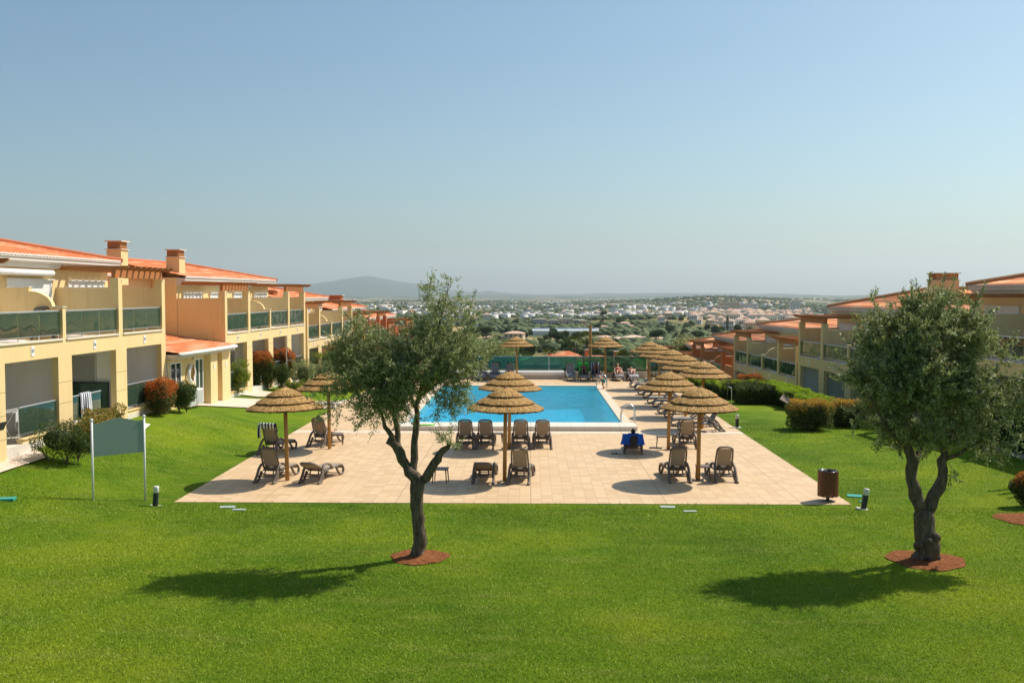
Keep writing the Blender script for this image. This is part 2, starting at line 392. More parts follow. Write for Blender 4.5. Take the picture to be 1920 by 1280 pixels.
# ------------------------------------------------------------------ buildings
M['ridge_ochre'] = plain('ochre_ridge', (.46, .24, .11), .85, .2, 3)
M['slat'] = plain('terracotta_slat', (.52, .24, .10), .85, .2, 5)
M['joint'] = plain('joint_brown', (.38, .26, .12), .9)  # brown joint lines across the piers
M['cornice'] = plain('cornice_plaster', (.66, .60, .53), .85, .1, 1.5)
def text_mesh(txt, size, name, mat, parent, loc, rot, depth=.004):
    cu = bpy.data.curves.new('t', 'FONT'); cu.body = txt; cu.size = size; cu.align_x = 'CENTER'; cu.align_y = 'CENTER'; cu.extrude = depth
    to = bpy.data.objects.new('t', cu); COL.objects.link(to)
    dg = bpy.context.evaluated_depsgraph_get(); me = bpy.data.meshes.new_from_object(to.evaluated_get(dg))
    bpy.data.objects.remove(to); me.materials.clear(); me.materials.append(mat)
    o = bpy.data.objects.new(name, me); link(o, parent); o.location = loc; o.rotation_euler = rot; return o

def tile_roof(m, y0, y1, xe, ze, L, p, hip=True, parent=None, name='roof', mat=None, hip0=False):
    """barrel tiled slope: eave at x=xe rising away from the pool, hipped at its far end"""
    per = .24; ns = max(8, int((y1 - y0) / per * 6)); ys_ = np.linspace(y0, y1, ns + 1)
    nc = int(L / .36); rows = []
    for k in range(nc):
        rows.append((k * .36, .014 if m > 0 else .004)); rows.append(((k + 1) * .36 - .004, 0))
    t = np.array([r[0] for r in rows]); off = np.array([r[1] for r in rows])
    tm = np.full(ns + 1, L)
    if hip: tm = np.minimum(tm, (y1 - ys_) * 1.0)
    if hip0: tm = np.minimum(tm, (ys_ - y0) * 1.0)
    TT = np.minimum(t[:, None], tm[None, :]); YY = np.broadcast_to(ys_, TT.shape)
    jit = npr.normal(0, .004, (len(rows), 1)) + npr.normal(0, .005, (1, ns + 1))
    ZZ = ze + p * TT + off[:, None] + (.034 if m > 0 else .018) * np.abs(np.sin(np.pi * YY / per)) + jit
    XX = m * (xe - TT)
    v = np.stack([XX, YY, ZZ], -1).reshape(-1, 3)
    lip = np.stack([np.full(ns + 1, m * (xe + .004)), ys_, ZZ[0] - .06], -1)
    v = np.concatenate([v, lip]); nr = len(rows); w = ns + 1
    ii, jj = np.meshgrid(np.arange(ns), np.arange(nr - 1)); a0 = (jj * w + ii).ravel()
    f = np.stack([a0, a0 + 1, a0 + w + 1, a0 + w], -1)
    i0 = np.arange(ns); f2 = np.stack([nr * w + i0, nr * w + i0 + 1, i0 + 1, i0], -1)
    if m < 0: f = f[:, ::-1]; f2 = f2[:, ::-1]
    f = f[:, ::-1] if m > 0 and False else f
    r = np_mesh(name, v, np.concatenate([f, f2]), [mat or M['roof'], M['tile_pale']], parent, mi=[0] * len(f) + [1] * len(f2))
    if L > 3:
        b = MB()
        if hip:
            b.tube([(m * xe, y1, ze + .05), (m * (xe - L), y1 - L, ze + p * L + .07)], .1 if m > 0 else .13, 8)
            b.add([(m * xe, y1 - .01, ze + .01), (m * (xe - L), y1 - L, ze + p * L), (m * (xe - 2 * L), y1 - .01, ze + .01)], [(0, 1, 2)])
        yy0, yy1 = (y0 + (L if hip0 else 0)), (y1 - (L if hip else 0))
        b.tube([(m * (xe - L), yy0, ze + p * L + .06), (m * (xe - L), yy1, ze + p * L + .06)], .1, 8)
        b.add([(m * (xe - L), yy0, ze + p * L - .01), (m * (xe - L), yy1, ze + p * L - .01), (m * (xe - 2 * L), y1, ze), (m * (xe - 2 * L), y0, ze)], [(0, 1, 2, 3)])
        b.build('ridge_tiles', M['tile_red'] if m > 0 else M['ridge_ochre'], r)
    # pale mortar under the tile ends
    e = MB(); e.box(m * (xe - .05), m * (xe - .012), y0, y1, ze - .075, ze - .02); e.build('mortar_edge', M['tile_pale'], r)
    return r

def chimney(parent, x, y, w, d, zb_, zt, mat):
    b = MB(); b.box(x - w / 2, x + w / 2, y - d / 2, y + d / 2, zb_, zt - .42)
    for k in range(9):
        u = -w / 2 + .05 + k * (w - .1) / 8
        b.box(x + u - .018, x + u + .018, y - d / 2 + .03, y - d / 2 + .07, zt - .38, zt - .05, 1)
        u = -d / 2 + .05 + k * (d - .1) / 8
        b.box(x - w / 2 + .03, x - w / 2 + .07, y + u - .018, y + u + .018, zt - .38, zt - .05, 1)
        b.box(x + w / 2 - .07, x + w / 2 - .03, y + u - .018, y + u + .018, zt - .38, zt - .05, 1)
    b.box(x - w / 2 + .1, x + w / 2 - .1, y - d / 2 + .1, y + d / 2 - .1, zt - .378, zt - .05, 0)
    o = b.build('chimney', [mat, M['slat']], parent)
    c = MB(); c.box(x - w / 2 - .06, x + w / 2 + .06, y - d / 2 - .06, y + d / 2 + .06, zt - .418, zt - .381); c.box(x - w / 2 - .07, x + w / 2 + .07, y - d / 2 - .07, y + d / 2 + .07, zt - .048, zt)
    c.build('chimney_cap', M['cream_trim'], o); return o

def railing(parent, m, ya, yb, zlo, zhi, x=-.1, posts=None, name='balcony_railing', thin=.05):
    X = lambda v: m * v
    b = MB(); b.tube([(X(x), ya, zhi), (X(x), yb, zhi)], .028, 8); b.box(X(x - .02), X(x + .02), ya, yb, zlo + .06, zlo + .085)
    n = posts if posts is not None else max(1, int(round((yb - ya) / 1.25)))
    for k in range(n + 1):
        y = ya + .03 + (yb - ya - .06) * k / n; b.box(X(x - .045), X(x - .018), y - .022, y + .022, zlo - .06, zhi - .01)
    r = b.build(name, M['alu'], parent)
    g = MB()
    for k in range(n):
        a0 = ya + (yb - ya) * k / n + .02; b0 = ya + (yb - ya) * (k + 1) / n - .02
        g.box(X(x - .006), X(x + .006), a0, b0, zlo + .09, zhi - .03)
    g.build('glass_pane', M['glass'], r, fix=True); return r

def pergola(parent, m, ya, yb, zt, xb=-2.5, mat=None, n=8):
    X = lambda v: m * v; b = MB(); mat = mat or M['wood']
    b.box(X(-.27), X(-.11), ya - .16, yb + .16, zt, zt + .30)
    for k in range(n + 1):
        y = ya - .1 + (yb - ya + .2) * k / n
        b.prism([(X(.42), zt + .46), (X(.42), zt + .40), (X(.24), zt + .302), (X(xb), zt + .302), (X(xb), zt + .46)], y - .045, y + .045, 'y')
    return b.build('pergola', mat, parent)

def row_block(label, cat, frame, m, ys, kinds, zf, zb, z1, paint, zg, opt, group):
    X = lambda v: m * v
    root = empty('terraced_house', frame[0], frame[1]); tag(root, label, cat, group)
    y0, y1 = ys[0], ys[-1]; ze = opt.get('ze', z1 + 3.0); bx = -2.5; dn = z1 + opt.get('pw', 1.8)
    b = MB()
    for i, y in enumerate(ys):
        a0, b0 = (y, y + .46) if i == 0 else ((y - .46, y) if i == len(ys) - 1 else (y - .47, y + .47))
        b.box(X(-.22), X(0), a0, b0, zg, zb)
        if i not in (0, len(ys) - 1): b.box(X(-.30), X(-.222), y - .1, y + .1, zg, zb)
    b.box(X(-.22), X(0), y0, y1, zb, z1)
    for i, y in enumerate(ys):
        lo = y if i == 0 else y - .165; hi = y if i == len(ys) - 1 else y + .165
        if i == 0: hi = y + .33
        if i == len(ys) - 1: lo = y - .33
        if kinds[i] == 'T':
            b.box(X(-.34), X(0), lo, hi, z1 + .001, z1 + 2.2)
            b.box(X(bx), X(-.342), (lo + hi) / 2 - .1, (lo + hi) / 2 + .1, z1, dn)
        else:
            b.box(X(-.2), X(0), y - .11, y + .11, z1 + .001, z1 + 1.12)
            pts = [(X(bx), z1), (X(-.202), z1), (X(-.202), z1 + 1.1), (X(-.35), z1 + 1.1)]
            for k in range(9):
                t = k / 8 * math.pi / 2; pts.append((X(-.35 - .8 * math.sin(t) * 1.0), z1 + 1.1 + .62 * (1 - math.cos(t)) * 1.0) if False else (X(-1.18 + .83 * math.cos(t)), z1 + 1.1 + .58 * math.sin(t)))
            pts += [(X(-1.18), dn), (X(bx), dn)]
            b.prism(pts, y - .1, y + .1, 'y')
    # upper back wall, end walls
    b.box(X(bx), X(bx - .25), y0 + .2, y1 - .2, z1, ze - .05)
    for (a0, b0) in ((y0, y0 + .2), (y1 - .2, y1)):
        b.box(X(bx), X(-11), a0, b0, zg, ze - .05); b.box(X(-.222), X(bx + .001), a0, b0, zg, z1 - .001)
    for s_ in opt.get('solid', []): b.box(X(-.34), X(-.14), s_[0], s_[1], z1, z1 + s_[2])
    for i, y in enumerate(ys[1:-1]):
        for z in np.arange(zg + .6, zb - .2, .72): b.box(X(.0), X(.003), y - .47, y + .47, z, z + .018, 1)
    wall = b.build('wall', [paint, M['joint']], root)
    # pier joints
    # copings
    for i in range(len(ys) - 1):
        a0 = ys[i] + (.33 if i == 0 else (.165 if kinds[i] == 'T' else .11)); b0 = ys[i + 1] - (.33 if i == len(ys) - 2 else (.165 if kinds[i + 1] == 'T' else .11))
        c = MB(); c.box(X(-.24), X(.05), a0, b0, z1 + .002, z1 + .06); c.build('sill', M['cream_trim'], wall)
    for i, y in enumerate(ys):
        lo = y - .2; hi = y + .2
        if i == 0: lo, hi = y - .03, y + .36
        if i == len(ys) - 1: lo, hi = y - .36, y + .03
        if kinds[i] == 'T':
            c = MB(); c.box(X(bx), X(-.345), (lo + hi) / 2 - .115, (lo + hi) / 2 + .115, dn + .002, dn + .035); c.build('coping', M['cream_trim'], wall)
        else:
            c = MB(); c.box(X(-.36), X(.03), y - .135, y + .135, z1 + 1.122, z1 + 1.155); c.build('coping', M['cream_trim'], wall)
            c = MB(); c.box(X(-1.31), X(-1.16), y - .115, y + .115, dn + .002, dn + .04); c.build('coping', M['cream_trim'], wall)
    # recesses
    g = MB(); g.box(X(-3.2), X(-3.4), y0 + .2, y1 - .2, zg, z1 - .3); g.box(X(-.222), X(-3.2), y0 + .2, y1 - .2, zb - .001 + .0, z1 - .06)
    for y in ys[1:-1]: g.box(X(-3.2), X(-.31), y - .09, y + .09, zg, zb - .003)
    for a0 in (y0 + .203, y1 - .223): g.box(X(-3.2), X(-.23), a0, a0 + .02, zg, zb - .003)
    g.build('recess_wall', opt.get('recess', M['grey_plaster']), root)
    t = MB(); t.box(X(-3.19), X(-.0 - .002), y0 + .05, y1 - .05, zg - .3, zf); t.build('terrace_floor', M['coping'], root)
    # openings
    for i in range(len(ys) - 1):
        ya, yb = ys[i], ys[i + 1]
        f = MB(); A, B_ = ya + .8, yb - .5
        x = bx + .004
        for (u0, u1, w0, w1) in ((A, B_, z1 + 2.0, z1 + 2.1), (A, A + .09, z1 + .03, z1 + 2.0), (B_ - .09, B_, z1 + .03, z1 + 2.0), ((A + B_) / 2 - .05, (A + B_) / 2 + .05, z1 + .03, z1 + 2.0)):
            f.box(X(x), X(x + .06), u0, u1, w0, w1)
        f.box(X(x + .002), X(x + .14), A - .1, B_ + .1, z1 + 2.101, z1 + 2.14)
        w_ = f.build('window', M['white'], root)
        gl = MB()
        gl.box(X(x + .01), X(x + .03), A + .09, (A + B_) / 2 - .05, z1 + .03, z1 + 2.0); gl.box(X(x + .01), X(x + .03), (A + B_) / 2 + .05, B_ - .09, z1 + .03, z1 + 2.0)
        gl.build('shutter', M['white'], w_)
        d = MB(); x = -3.2 + .003
        for (u0, u1, w0, w1) in ((A, B_, zf + 2.1, zf + 2.2), (A, A + .08, zf, zf + 2.1), (B_ - .08, B_, zf, zf + 2.1)): d.box(X(x), X(x + .06), u0, u1, w0, w1)
        dd = d.build('door', M['white'], root); gl = MB(); gl.box(X(x + .01), X(x + .03), A + .08, B_ - .08, zf, zf + 2.1); gl.build('pane', M['window'], dd)
        if kinds[i] == 'T' or kinds[i + 1] == 'T' or True:
            ia = ya + (.33 if i == 0 else (.17 if kinds[i] == 'T' else .12)); ib = yb - (.33 if i == len(ys) - 2 else (.17 if kinds[i + 1] == 'T' else .12))
            if not any(s_[0] <= (ia + ib) / 2 <= s_[1] for s_ in opt.get('solid', [])): railing(root, m, ia, ib, z1 + .12, z1 + 1.0)
        num = opt.get('nums')
        pl = MB(); pl.box(X(.002), X(.016), (ya + yb) / 2 - .1, (ya + yb) / 2 + .1, (zb + z1) / 2 - .15, (zb + z1) / 2 + .17)
        po = pl.build('number_plate', M['white'], root)
        if num and num[i]: text_mesh(num[i], .17, 'digits', M['darkmetal'], po, (X(.018), (ya + yb) / 2, (zb + z1) / 2 + .01), (R(90), 0, R(90) * m))
    for (ya, yb, kind) in opt.get('rails', []):
        pb = MB(); pb.box(X(-.2), X(-.02), ya, yb, zg, zf + .12); pb.box(X(-.24), X(.02), ya, yb, zf + .122, zf + .16)
        pl = pb.build('terrace_wall', paint, root)
        railing(root, m, ya, yb, zf + .22, zf + 1.15, name='terrace_railing')
    for (y, x0, x1, za, zc) in opt.get('louvres', []):
        l = MB(); l.box(X(x0), X(x1), y - .15, y - .092, za, za + .06); l.box(X(x0), X(x1), y - .15, y - .092, zc - .06, zc); l.box(X(x0), X(x0 + .06), y - .15, y - .092, za + .06, zc - .06); l.box(X(x1 - .06), X(x1), y - .15, y - .092, za + .06, zc - .06)
        n = int((zc - za - .12) / .075)
        for k in range(n):
            z = za + .06 + k * .075; l.prism([(y - .145, z + .0), (y - .10, z + .05), (y - .10, z + .06), (y - .145, z + .012)], X(x0 + .06), X(x1 - .06), 'x')
        l.build('louvre_shutter', M['louvre'], root)
    # pergolas
    for (i0, i1) in opt.get('pergolas', [(0, 1), (-2, -1)]):
        a0, b0 = ys[i0], ys[i1]; pergola(root, m, a0 + (.17 if i0 == 0 else 0), b0 - (.17 if i1 == -1 else 0), z1 + 2.205, mat=opt.get('wood'))
    # roof
    xe = -2.0; L = 4.68
    tile_roof(m, y0 - opt.get('near_ext', 0), y1 + .35, xe, ze, L, opt.get('p', .2), True, root, mat=opt.get('roofmat'))
    f = MB(); ny = y0 - opt.get('near_ext', 0)
    f.prism([(X(-2.05), ze - .06), (X(-2.05), ze - .2), (X(-2.2), ze - .24), (X(-2.3), ze - .42), (X(-2.498), ze - .44), (X(-2.498), ze - .06)], ny, y1 + .3, 'y')
    f.build('cornice', M['cornice'], root)
    for (x, y, w, d, zt) in opt.get('chimneys', []): chimney(root, X(x), y, w, d, ze - .3, zt, paint)
    return root
def frame(vpx, dist):
    be = math.atan((vpx - 995) / 1867); s = -dist
    return (s * math.cos(be), -s * math.sin(be), 0), -be
FL = frame(1050, 17.0); FR = frame(905, -20.3)
gl_ = 'terraced blocks on the slope'
L1 = row_block('nearest yellow terrace on the sunny slope with flats 45 to 47 and striped towel', 'house', FL, 1, [25.0, 29.2, 33.4, 37.8, 42.15], 'TTLTT', 1.33, 3.95, 4.5, M['yellow'], .3,
    dict(ze=7.47, near_ext=3, p=.2, nums=[None, '47', '46', '45'], rails=[(30.6, 32.92, 0), (33.88, 36.2, 0), (38.3, 41.68, 0)], louvres=[(37.8, -1.95, -.95, 2.35, 3.75)]), gl_)
L2 = row_block('second yellow terrace beyond the single-storey changing house, with four glass balconies', 'house', FL, 1, [49.85, 53.8, 57.8, 61.8, 65.8], 'TTLTT', .85, 3.48, 4.02, M['yellow'], -.3,
    dict(ze=6.95, p=.2, nums=['44', '43', '42', '41'], rails=[(50.4, 53.3, 0), (56.2, 57.3, 0), (58.3, 60.2, 0), (62.3, 65.3, 0)], louvres=[(53.8, -2.2, -.8, 1.3, 2.9)]), gl_)
L3 = row_block('third yellow terrace, a level lower, above the red-tipped hedge', 'house', FL, 1, [66.3, 69.8, 73.5, 77.2, 80.9], 'TTLTT', -.25, 2.34, 2.87, M['yellow'], -1.8,
    dict(ze=5.75, p=.2, rails=[(66.8, 69.3, 0), (70.3, 73, 0)], chimneys=[(-3.4, 69.3, .9, .9, 6.35)]), gl_)
L4 = row_block('terracotta red terrace below the third yellow one, behind the olive tree', 'house', FL, 1, [82.5, 86, 89.7, 93.4, 97.1], 'TTLTT', -1.4, 1.2, 1.72, M['red'], -4,
    dict(ze=4.75, p=.2, chimneys=[(-4.2, 83.6, 1.2, 1.0, 5.9), (-4.0, 92.5, 1.3, 1.0, 5.95)]), gl_)
L5 = row_block('lowest terracotta red terrace stepping down towards the palm tree', 'house', FL, 1, [98.6, 102.6, 106.6, 110.6, 114.6], 'TTLTT', -2.5, .1, .6, M['red'], -7,
    dict(ze=3.6, p=.16, chimneys=[(-4.5, 101, 1.2, 1.0, 4.3)]), gl_)
R0 = row_block('nearest shaded terrace on the low side, half hidden by the big olive tree', 'house', FR, -1, [28.2, 32.4, 36.6, 40.8, 45.0], 'TTLTT', .28, 2.9, 3.42, M['yellow'], -.6,
    dict(ze=6.45, near_ext=2, p=.22, roofmat=M['roof_pale']), gl_)
R1 = row_block('shaded yellow terrace above the long clipped hedge, with tall chimney', 'house', FR, -1, [45.3, 50.0, 54.7, 59.0, 63.4], 'TTLTT', -1.05, 1.5, 2.08, M['yellow'], -2.5,
    dict(roofmat=M['roof_pale'], ze=5.22, p=.24, chimneys=[(-4.6, 53.2, 1.25, 1.0, 7.2)]), gl_)
R2 = row_block('shaded yellow terrace with dark green glass balconies, beyond the dark shrub block', 'house', FR, -1, [63.7, 67.8, 71.8, 75.8, 79.8], 'TTLTT', -2.65, -.06, .5, M['yellow'], -4.5,
    dict(roofmat=M['roof_pale'], ze=3.56, p=.18, chimneys=[(-5.2, 77.0, 1.0, .9, 4.15)]), gl_)
R3 = row_block('orange terrace with wooden pergolas beyond the row of parasols', 'house', FR, -1, [80.1, 84, 88, 92, 96], 'TTLTT', -4.2, -1.6, -1.05, M['lit_terracotta'], -7,
    dict(roofmat=M['roof_pale'], ze=2.0, p=.18, solid=[(80.2, 83.8, 1.15)]), gl_)
R4 = row_block('lowest orange terrace far down behind the last parasols', 'house', FR, -1, [97.5, 101.5, 105.5, 109.5, 113.5], 'TTLTT', -5.6, -3.0, -2.5, M['lit_terracotta'], -9,
    dict(roofmat=M['roof_pale'], ze=.5, p=.18, chimneys=[(-3.6, 99.5, 1.3, 1, 1.2), (-3.8, 108, 1.3, 1, 1.0)]), gl_)

# the awning roll on the nearest terrace
b = MB(); b.tube([(-2.2, 31.2, 6.86), (-2.2, 36.9, 6.86)], .11, 12); b.build('awning_roll', M['white'], L1, smooth=True)
b = MB(); b.box(-1.9, -.5, 37.60, 37.64, 1.45, 2.62)
g = b.build('privacy_screen', M['glass'], L1)
b = MB()
for q in ((-1.95, -1.9, 1.4, 2.68), (-.5, -.45, 1.4, 2.68), (-1.9, -.5, 2.62, 2.68)): b.box(q[0], q[1], 37.58, 37.66, q[2], q[3])
b.build('screen_frame', M['darkmetal'], g)
# soffit between terraces L1/L2 : the single storey changing house with its own roof
root = empty('changing_house', FL[0], FL[1]); tag(root, 'single-storey yellow changing house with low tiled roof and lifebuoy', 'house')
b = MB(); y0, y1 = 42.2, 49.8; zt = 3.36; zg = .2
ops = [(42.75, 44.0, 1.75, 3.05), (45.7, 46.75, .93, 3.05)]
b.box(-.25, -.05, y0, 42.75, zg, zt); b.box(-.25, -.05, 44.0, 45.7, zg, zt); b.box(-.25, -.05, 42.75, 44, zg, 1.75); b.box(-.25, -.05, 42.75, 44, 3.05, zt)
b.box(-.25, -.05, 45.7, 46.75, 3.05, zt); b.box(-.25, -.05, 46.75, 46.95, zg, zt)
b.box(-.25, .25, 46.95, 47.9, zg, zt); b.box(-.9, -.7, 47.9, 48.6, zg, zt); b.box(-.25, .25, 48.6, y1 - .01, zg, zt); b.box(-.7, -.252, 47.7, 47.9, zg, zt - .01)
b.box(-4.0, -3.8, y0, y1 - .01, zg, 6.9)
b.build('wall', M['yellow'], root)
tile_roof(1, y0 + .02, y1 - .02, .55, 3.5, 4.32, .145, False, root)
tile_roof(1, y0 + .02, y1 + .5, -3.3, 6.95, 3.24, .2, False, root, 'upper_roof')
b = MB(); b.tube([(.6, y0 + .05, 3.43), (.6, y1 - .05, 3.43)], .07, 8); b.tube([(.6, y0 + .15, 3.4), (.3, y0 + .1, 3.2), (.02, y0 + .06, 3.1), (.02, y0 + .06, .9)], .04, 8)
b.build('gutter', M['white'], root, smooth=True)
b = MB(); b.box(-.05, .5, y0 + .03, y1 - .03, 3.25, 3.44); b.build('cornice', M['cornice'], root)
for (ya, yb, za, zc), nm in zip(ops, ('window', 'door')):
    f = MB()
    for q in ((ya, ya + .07, za, zc), (yb - .07, yb, za, zc), (ya + .07, yb - .07, zc - .07, zc), (ya + .07, yb - .07, za, za + .07), ((ya + yb) / 2 - .04, (ya + yb) / 2 + .04, za + .07, zc - .07)): f.box(-.12, -.04, q[0], q[1], q[2], q[3])
    o = f.build(nm, M['white'], root); gl = MB(); gl.box(-.1, -.08, ya + .07, yb - .07, za + .07, zc - .07); gl.build('pane', M['window'] if nm == 'window' else M['fence_glass'], o)
b = MB(); b.box(.255, .27, 47.35, 47.5, 2.45, 2.7); b.build('sign_plate', M['white'], root)
b = MB(); b.box(.255, .27, 49.1, 49.25, 2.45, 2.7); b.build('sign_plate', M['white'], root)
b = MB(); b.lathe([(.05, 0), (.07, .05), (.07, .2), (.03, .24)], 10); b.build('wall_lamp', M['white'], root, loc=(.04, 45.4, 3.02), smooth=True)
chimney(root, -3.7, 45.8, .68, .75, 6.5, 8.55, M['yellow']); chimney(root, -3.2, 51.6, .7, .8, 6.6, 8.4, M['yellow'])
# lifebuoy and outdoor units on the changing house
Fm = Matrix.Translation(Vector(FL[0])) @ Matrix.Rotation(FL[1], 4, 'Z')
def lp(x, y, z): return Fm @ Vector((x, y, z))
b = MB()
ring = [(0, .36 * math.cos(t), .36 * math.sin(t)) for t in np.linspace(0, 2 * math.pi, 33)]
b.tube(ring, .085, 8, caps=False); lb = b.build('lifebuoy', M['white'], smooth=True, loc=lp(.06, 44.95, 2.4), rz=FL[1]); tag(lb, 'white lifebuoy hanging on the yellow wall of the changing house', 'lifebuoy')
b = MB(); b.tube([(.06, 0, .42), (.1, .05, .1), (.07, -.03, -.12), (.08, 0, -.3)], .05, 6); b.build('rope', plain('rope_brown', (.3, .15, .05)), lb)
for k, y in enumerate((44.35, 45.25)):
    b = MB(); b.box(-.15, .15, -.38, .38, 0, .72); o = b.build('air_conditioner', M['white'], bevel=.015, loc=lp(.2, y, .98), rz=FL[1])
    tag(o, ['white outdoor air-conditioning unit nearer the red bush, below the lifebuoy', 'grey-fronted outdoor air-conditioning unit right beside the glass door'][k], 'air conditioner', 'air conditioning units under the lifebuoy')
    g = MB()
    for q in range(13): g.box(.151, .165, -.33, .33, .06 + q * .048, .085 + q * .048)
    g.build('grille', M['louvre'], o)
# ------------------------------------------------------------------ far land
M['terrain'] = None
a = N('terrain_ground'); p = a.pos()
sxyz = a.n('SeparateXYZ', {0: p}); 
n1 = a.noise(a.scale(p, (1, .45, 1)), .012, 6, .6); n2 = a.noise(a.scale(p, (1, .35, 1)), .0035, 5, .6); n3 = a.noise(p, .3, 4, .7)
dry = a.mix(n3, (.34, .235, .10), (.50, .36, .18)); grn = a.mix(n3, (.050, .075, .028), (.11, .13, .05))
c = a.mix(a.ramp(n1, [(.44, (1, 1, 1)), (.58, (0, 0, 0))]), dry, grn)
c2 = a.mix(a.ramp(n2, [(.46, (1, 1, 1)), (.60, (0, 0, 0))]), (.33, .26, .16), (.062, .09, .045))
c2 = a.mix(a.ramp(a.noise(a.scale(p, (1, .25, 1)), .006, 5, .7), [(.56, (0, 0, 0)), (.66, (.8, .8, .8))]), c2, (.10, .13, .07))
far = a.math('MULTIPLY', a.math('SUBTRACT', sxyz.outputs[1], 1300.0), 1 / 1500.0)
c = a.mix(a.n('Clamp', {0: far}).outputs[0], c, c2)
mt = a.n('Clamp', {0: a.math('MULTIPLY', a.math('SUBTRACT', sxyz.outputs[1], 9000.0), 1 / 5000.0)}).outputs[0]
c = a.mix(mt, c, (.055, .085, .06))
M['terrain'] = a.done(a.prin(c, .95, spec=.05))
MPROF = [(300, 530), (420, 528), (500, 538), (560, 536.5), (580, 533.5), (602, 530), (620, 528), (640, 524), (665, 521), (680, 518.3), (690, 517.6), (705, 520), (730, 524.5), (752, 528.5), (770, 531), (782, 531.5), (793, 530), (815, 534), (835, 541), (859, 545.5), (880, 547), (900, 546.5), (916, 545), (935, 547.5), (960, 549.5), (997, 551.6), (1030, 552), (1060, 551), (1092, 550.8), (1130, 548.8), (1165, 550), (1200, 549.2), (1260, 548.6), (1320, 549.6), (1350, 550.2), (1376, 549.8), (1430, 551.2), (1475, 551.0), (1530, 552.5), (1577, 555), (1700, 556), (1900, 557)]
def TT(X, Y):
    D = math.hypot(X, Y); z = T(X, Y)
    if D > 9000:
        px = 995 + 1867 * X / Y
        zt = CZ + (550 - np.interp(px, [q[0] for q in MPROF], [q[1] for q in MPROF])) * 22000 / 1867
        w = sm(13500, 22000, D) if D < 22000 else max(.3, 1 - (D - 22000) / 9000)
        w = w ** 1.6
        rough = 1 + .05 * math.sin(px * .21 + D * .002) * (1 - w)
        z = z * (1 - w) + (zt * rough) * w
        z += 26 * hn(X / 900, Y / 1100) * sm(9500, 13000, D) * (1 - sm(17000, 21500, D))
        z -= 0
    return z
ang = np.concatenate([np.linspace(-70, -32, 14)[:-1], np.linspace(-32, 32, 330), np.linspace(32, 70, 14)[1:]])
ds = np.concatenate([np.array([69, 72, 73, 76, 80, 86, 92, 98, 104, 112, 122]), np.geomspace(132, 28500, 200)])
v = []
for D in ds:
    for an in ang:
        X = D * math.sin(R(an)); Y = D * math.cos(R(an))
        if D < 132: z = (min(ground(X, Y), -2.4 if abs(X) < 11 else 99) - .35) if D > 72.5 else -6
        else: z = TT(X, Y)
        v.append((X, Y, z))
na = len(ang); ii, jj = np.meshgrid(np.arange(na - 1), np.arange(len(ds) - 1)); a0 = (jj * na + ii).ravel()
o = np_mesh('hillside', np.array(v), np.stack([a0, a0 + 1, a0 + na + 1, a0 + na], -1), M['terrain'], smooth=True)
tag(o, 'dry valley and hazy mountain beyond the pool', kind='structure')
# rough slope falling away behind the pool wall and between the lower rows
xs2 = np.arange(-34, 34.1, 2.0); ys2 = np.array([72.12, 72.8, 74, 77, 81, 86, 92, 98, 104, 110, 116, 122, 128, 134])
o = grid_mesh('slope', xs2, ys2, lambda x, y: ground(x, y) - .04, M['terrain']); tag(o, 'rough garden slope below the pool terrace', kind='structure')

# ------------------------------------------------------------------ foliage
def leafmat(name, cols, trans=.3, rough=.55, tip=None, tipz=None):
    a = N(name); ri = a.n('NewGeometry').outputs['Random Per Island']
    c = a.ramp(ri, [(i / (len(cols) - 1), c) for i, c in enumerate(cols)])
    if tip:
        z = a.n('SeparateXYZ', {0: a.n('TexCoord').outputs['Generated']}).outputs[2]
        zz = a.math('ADD', z, a.math('MULTIPLY', a.math('SUBTRACT', a.noise(a.obj(), 2.6, 3), .5), 1.1))
        c = a.mix(a.ramp(zz, [(tipz - .12, (0, 0, 0)), (tipz + .12, (1, 1, 1))]), c, a.ramp(ri, [(0, tip[0]), (.6, tip[1]), (1, tip[2])]))
    return a.done(a.n('MixShader', {0: trans, 1: a.prin(c, rough, spec=.22), 2: a.n('BsdfTranslucent', {0: c}).outputs[0]}).outputs[0])
M['olive'] = leafmat('olive_leaves', [(.10, .125, .03), (.18, .22, .06), (.28, .32, .10), (.42, .45, .20), (.60, .62, .38)], .34, .42)
M['leafdark'] = leafmat('dark_leaves', [(.024, .045, .011), (.052, .085, .02), (.09, .135, .035)])
M['leafmid'] = leafmat('mid_leaves', [(.03, .06, .012), (.07, .11, .02), (.13, .17, .035)])
M['leafyel'] = leafmat('yellow_green_leaves', [(.10, .15, .012), (.2, .26, .02), (.32, .38, .03)])
M['redtip'] = leafmat('red_tipped_leaves', [(.035, .06, .012), (.08, .12, .02), (.15, .17, .03)], tip=[(.42, .07, .02), (.60, .17, .03), (.45, .30, .05)], tipz=.72)
M['redtip2'] = leafmat('mostly_red_leaves', [(.05, .07, .015), (.11, .12, .025), (.2, .12, .03)], tip=[(.45, .08, .025), (.62, .18, .035), (.50, .30, .05)], tipz=.48)
M['hedgetip'] = leafmat('hedge_leaves', [(.025, .045, .01), (.05, .085, .015), (.09, .13, .02)], tip=[(.18, .26, .015), (.34, .42, .03), (.52, .40, .06)], tipz=.84)
M['hedgelit'] = leafmat('lit_topped_hedge_leaves', [(.02, .042, .01), (.04, .075, .012), (.07, .11, .015)], tip=[(.22, .34, .012), (.38, .52, .02), (.52, .64, .04)], tipz=.70)  # upper leaves coloured brighter to paint the sunlit hedge top
M['orangetip'] = leafmat('orange_tipped_leaves', [(.05, .08, .015), (.10, .14, .025), (.2, .22, .04)], tip=[(.38, .30, .04), (.62, .42, .06), (.60, .20, .05)], tipz=.70)
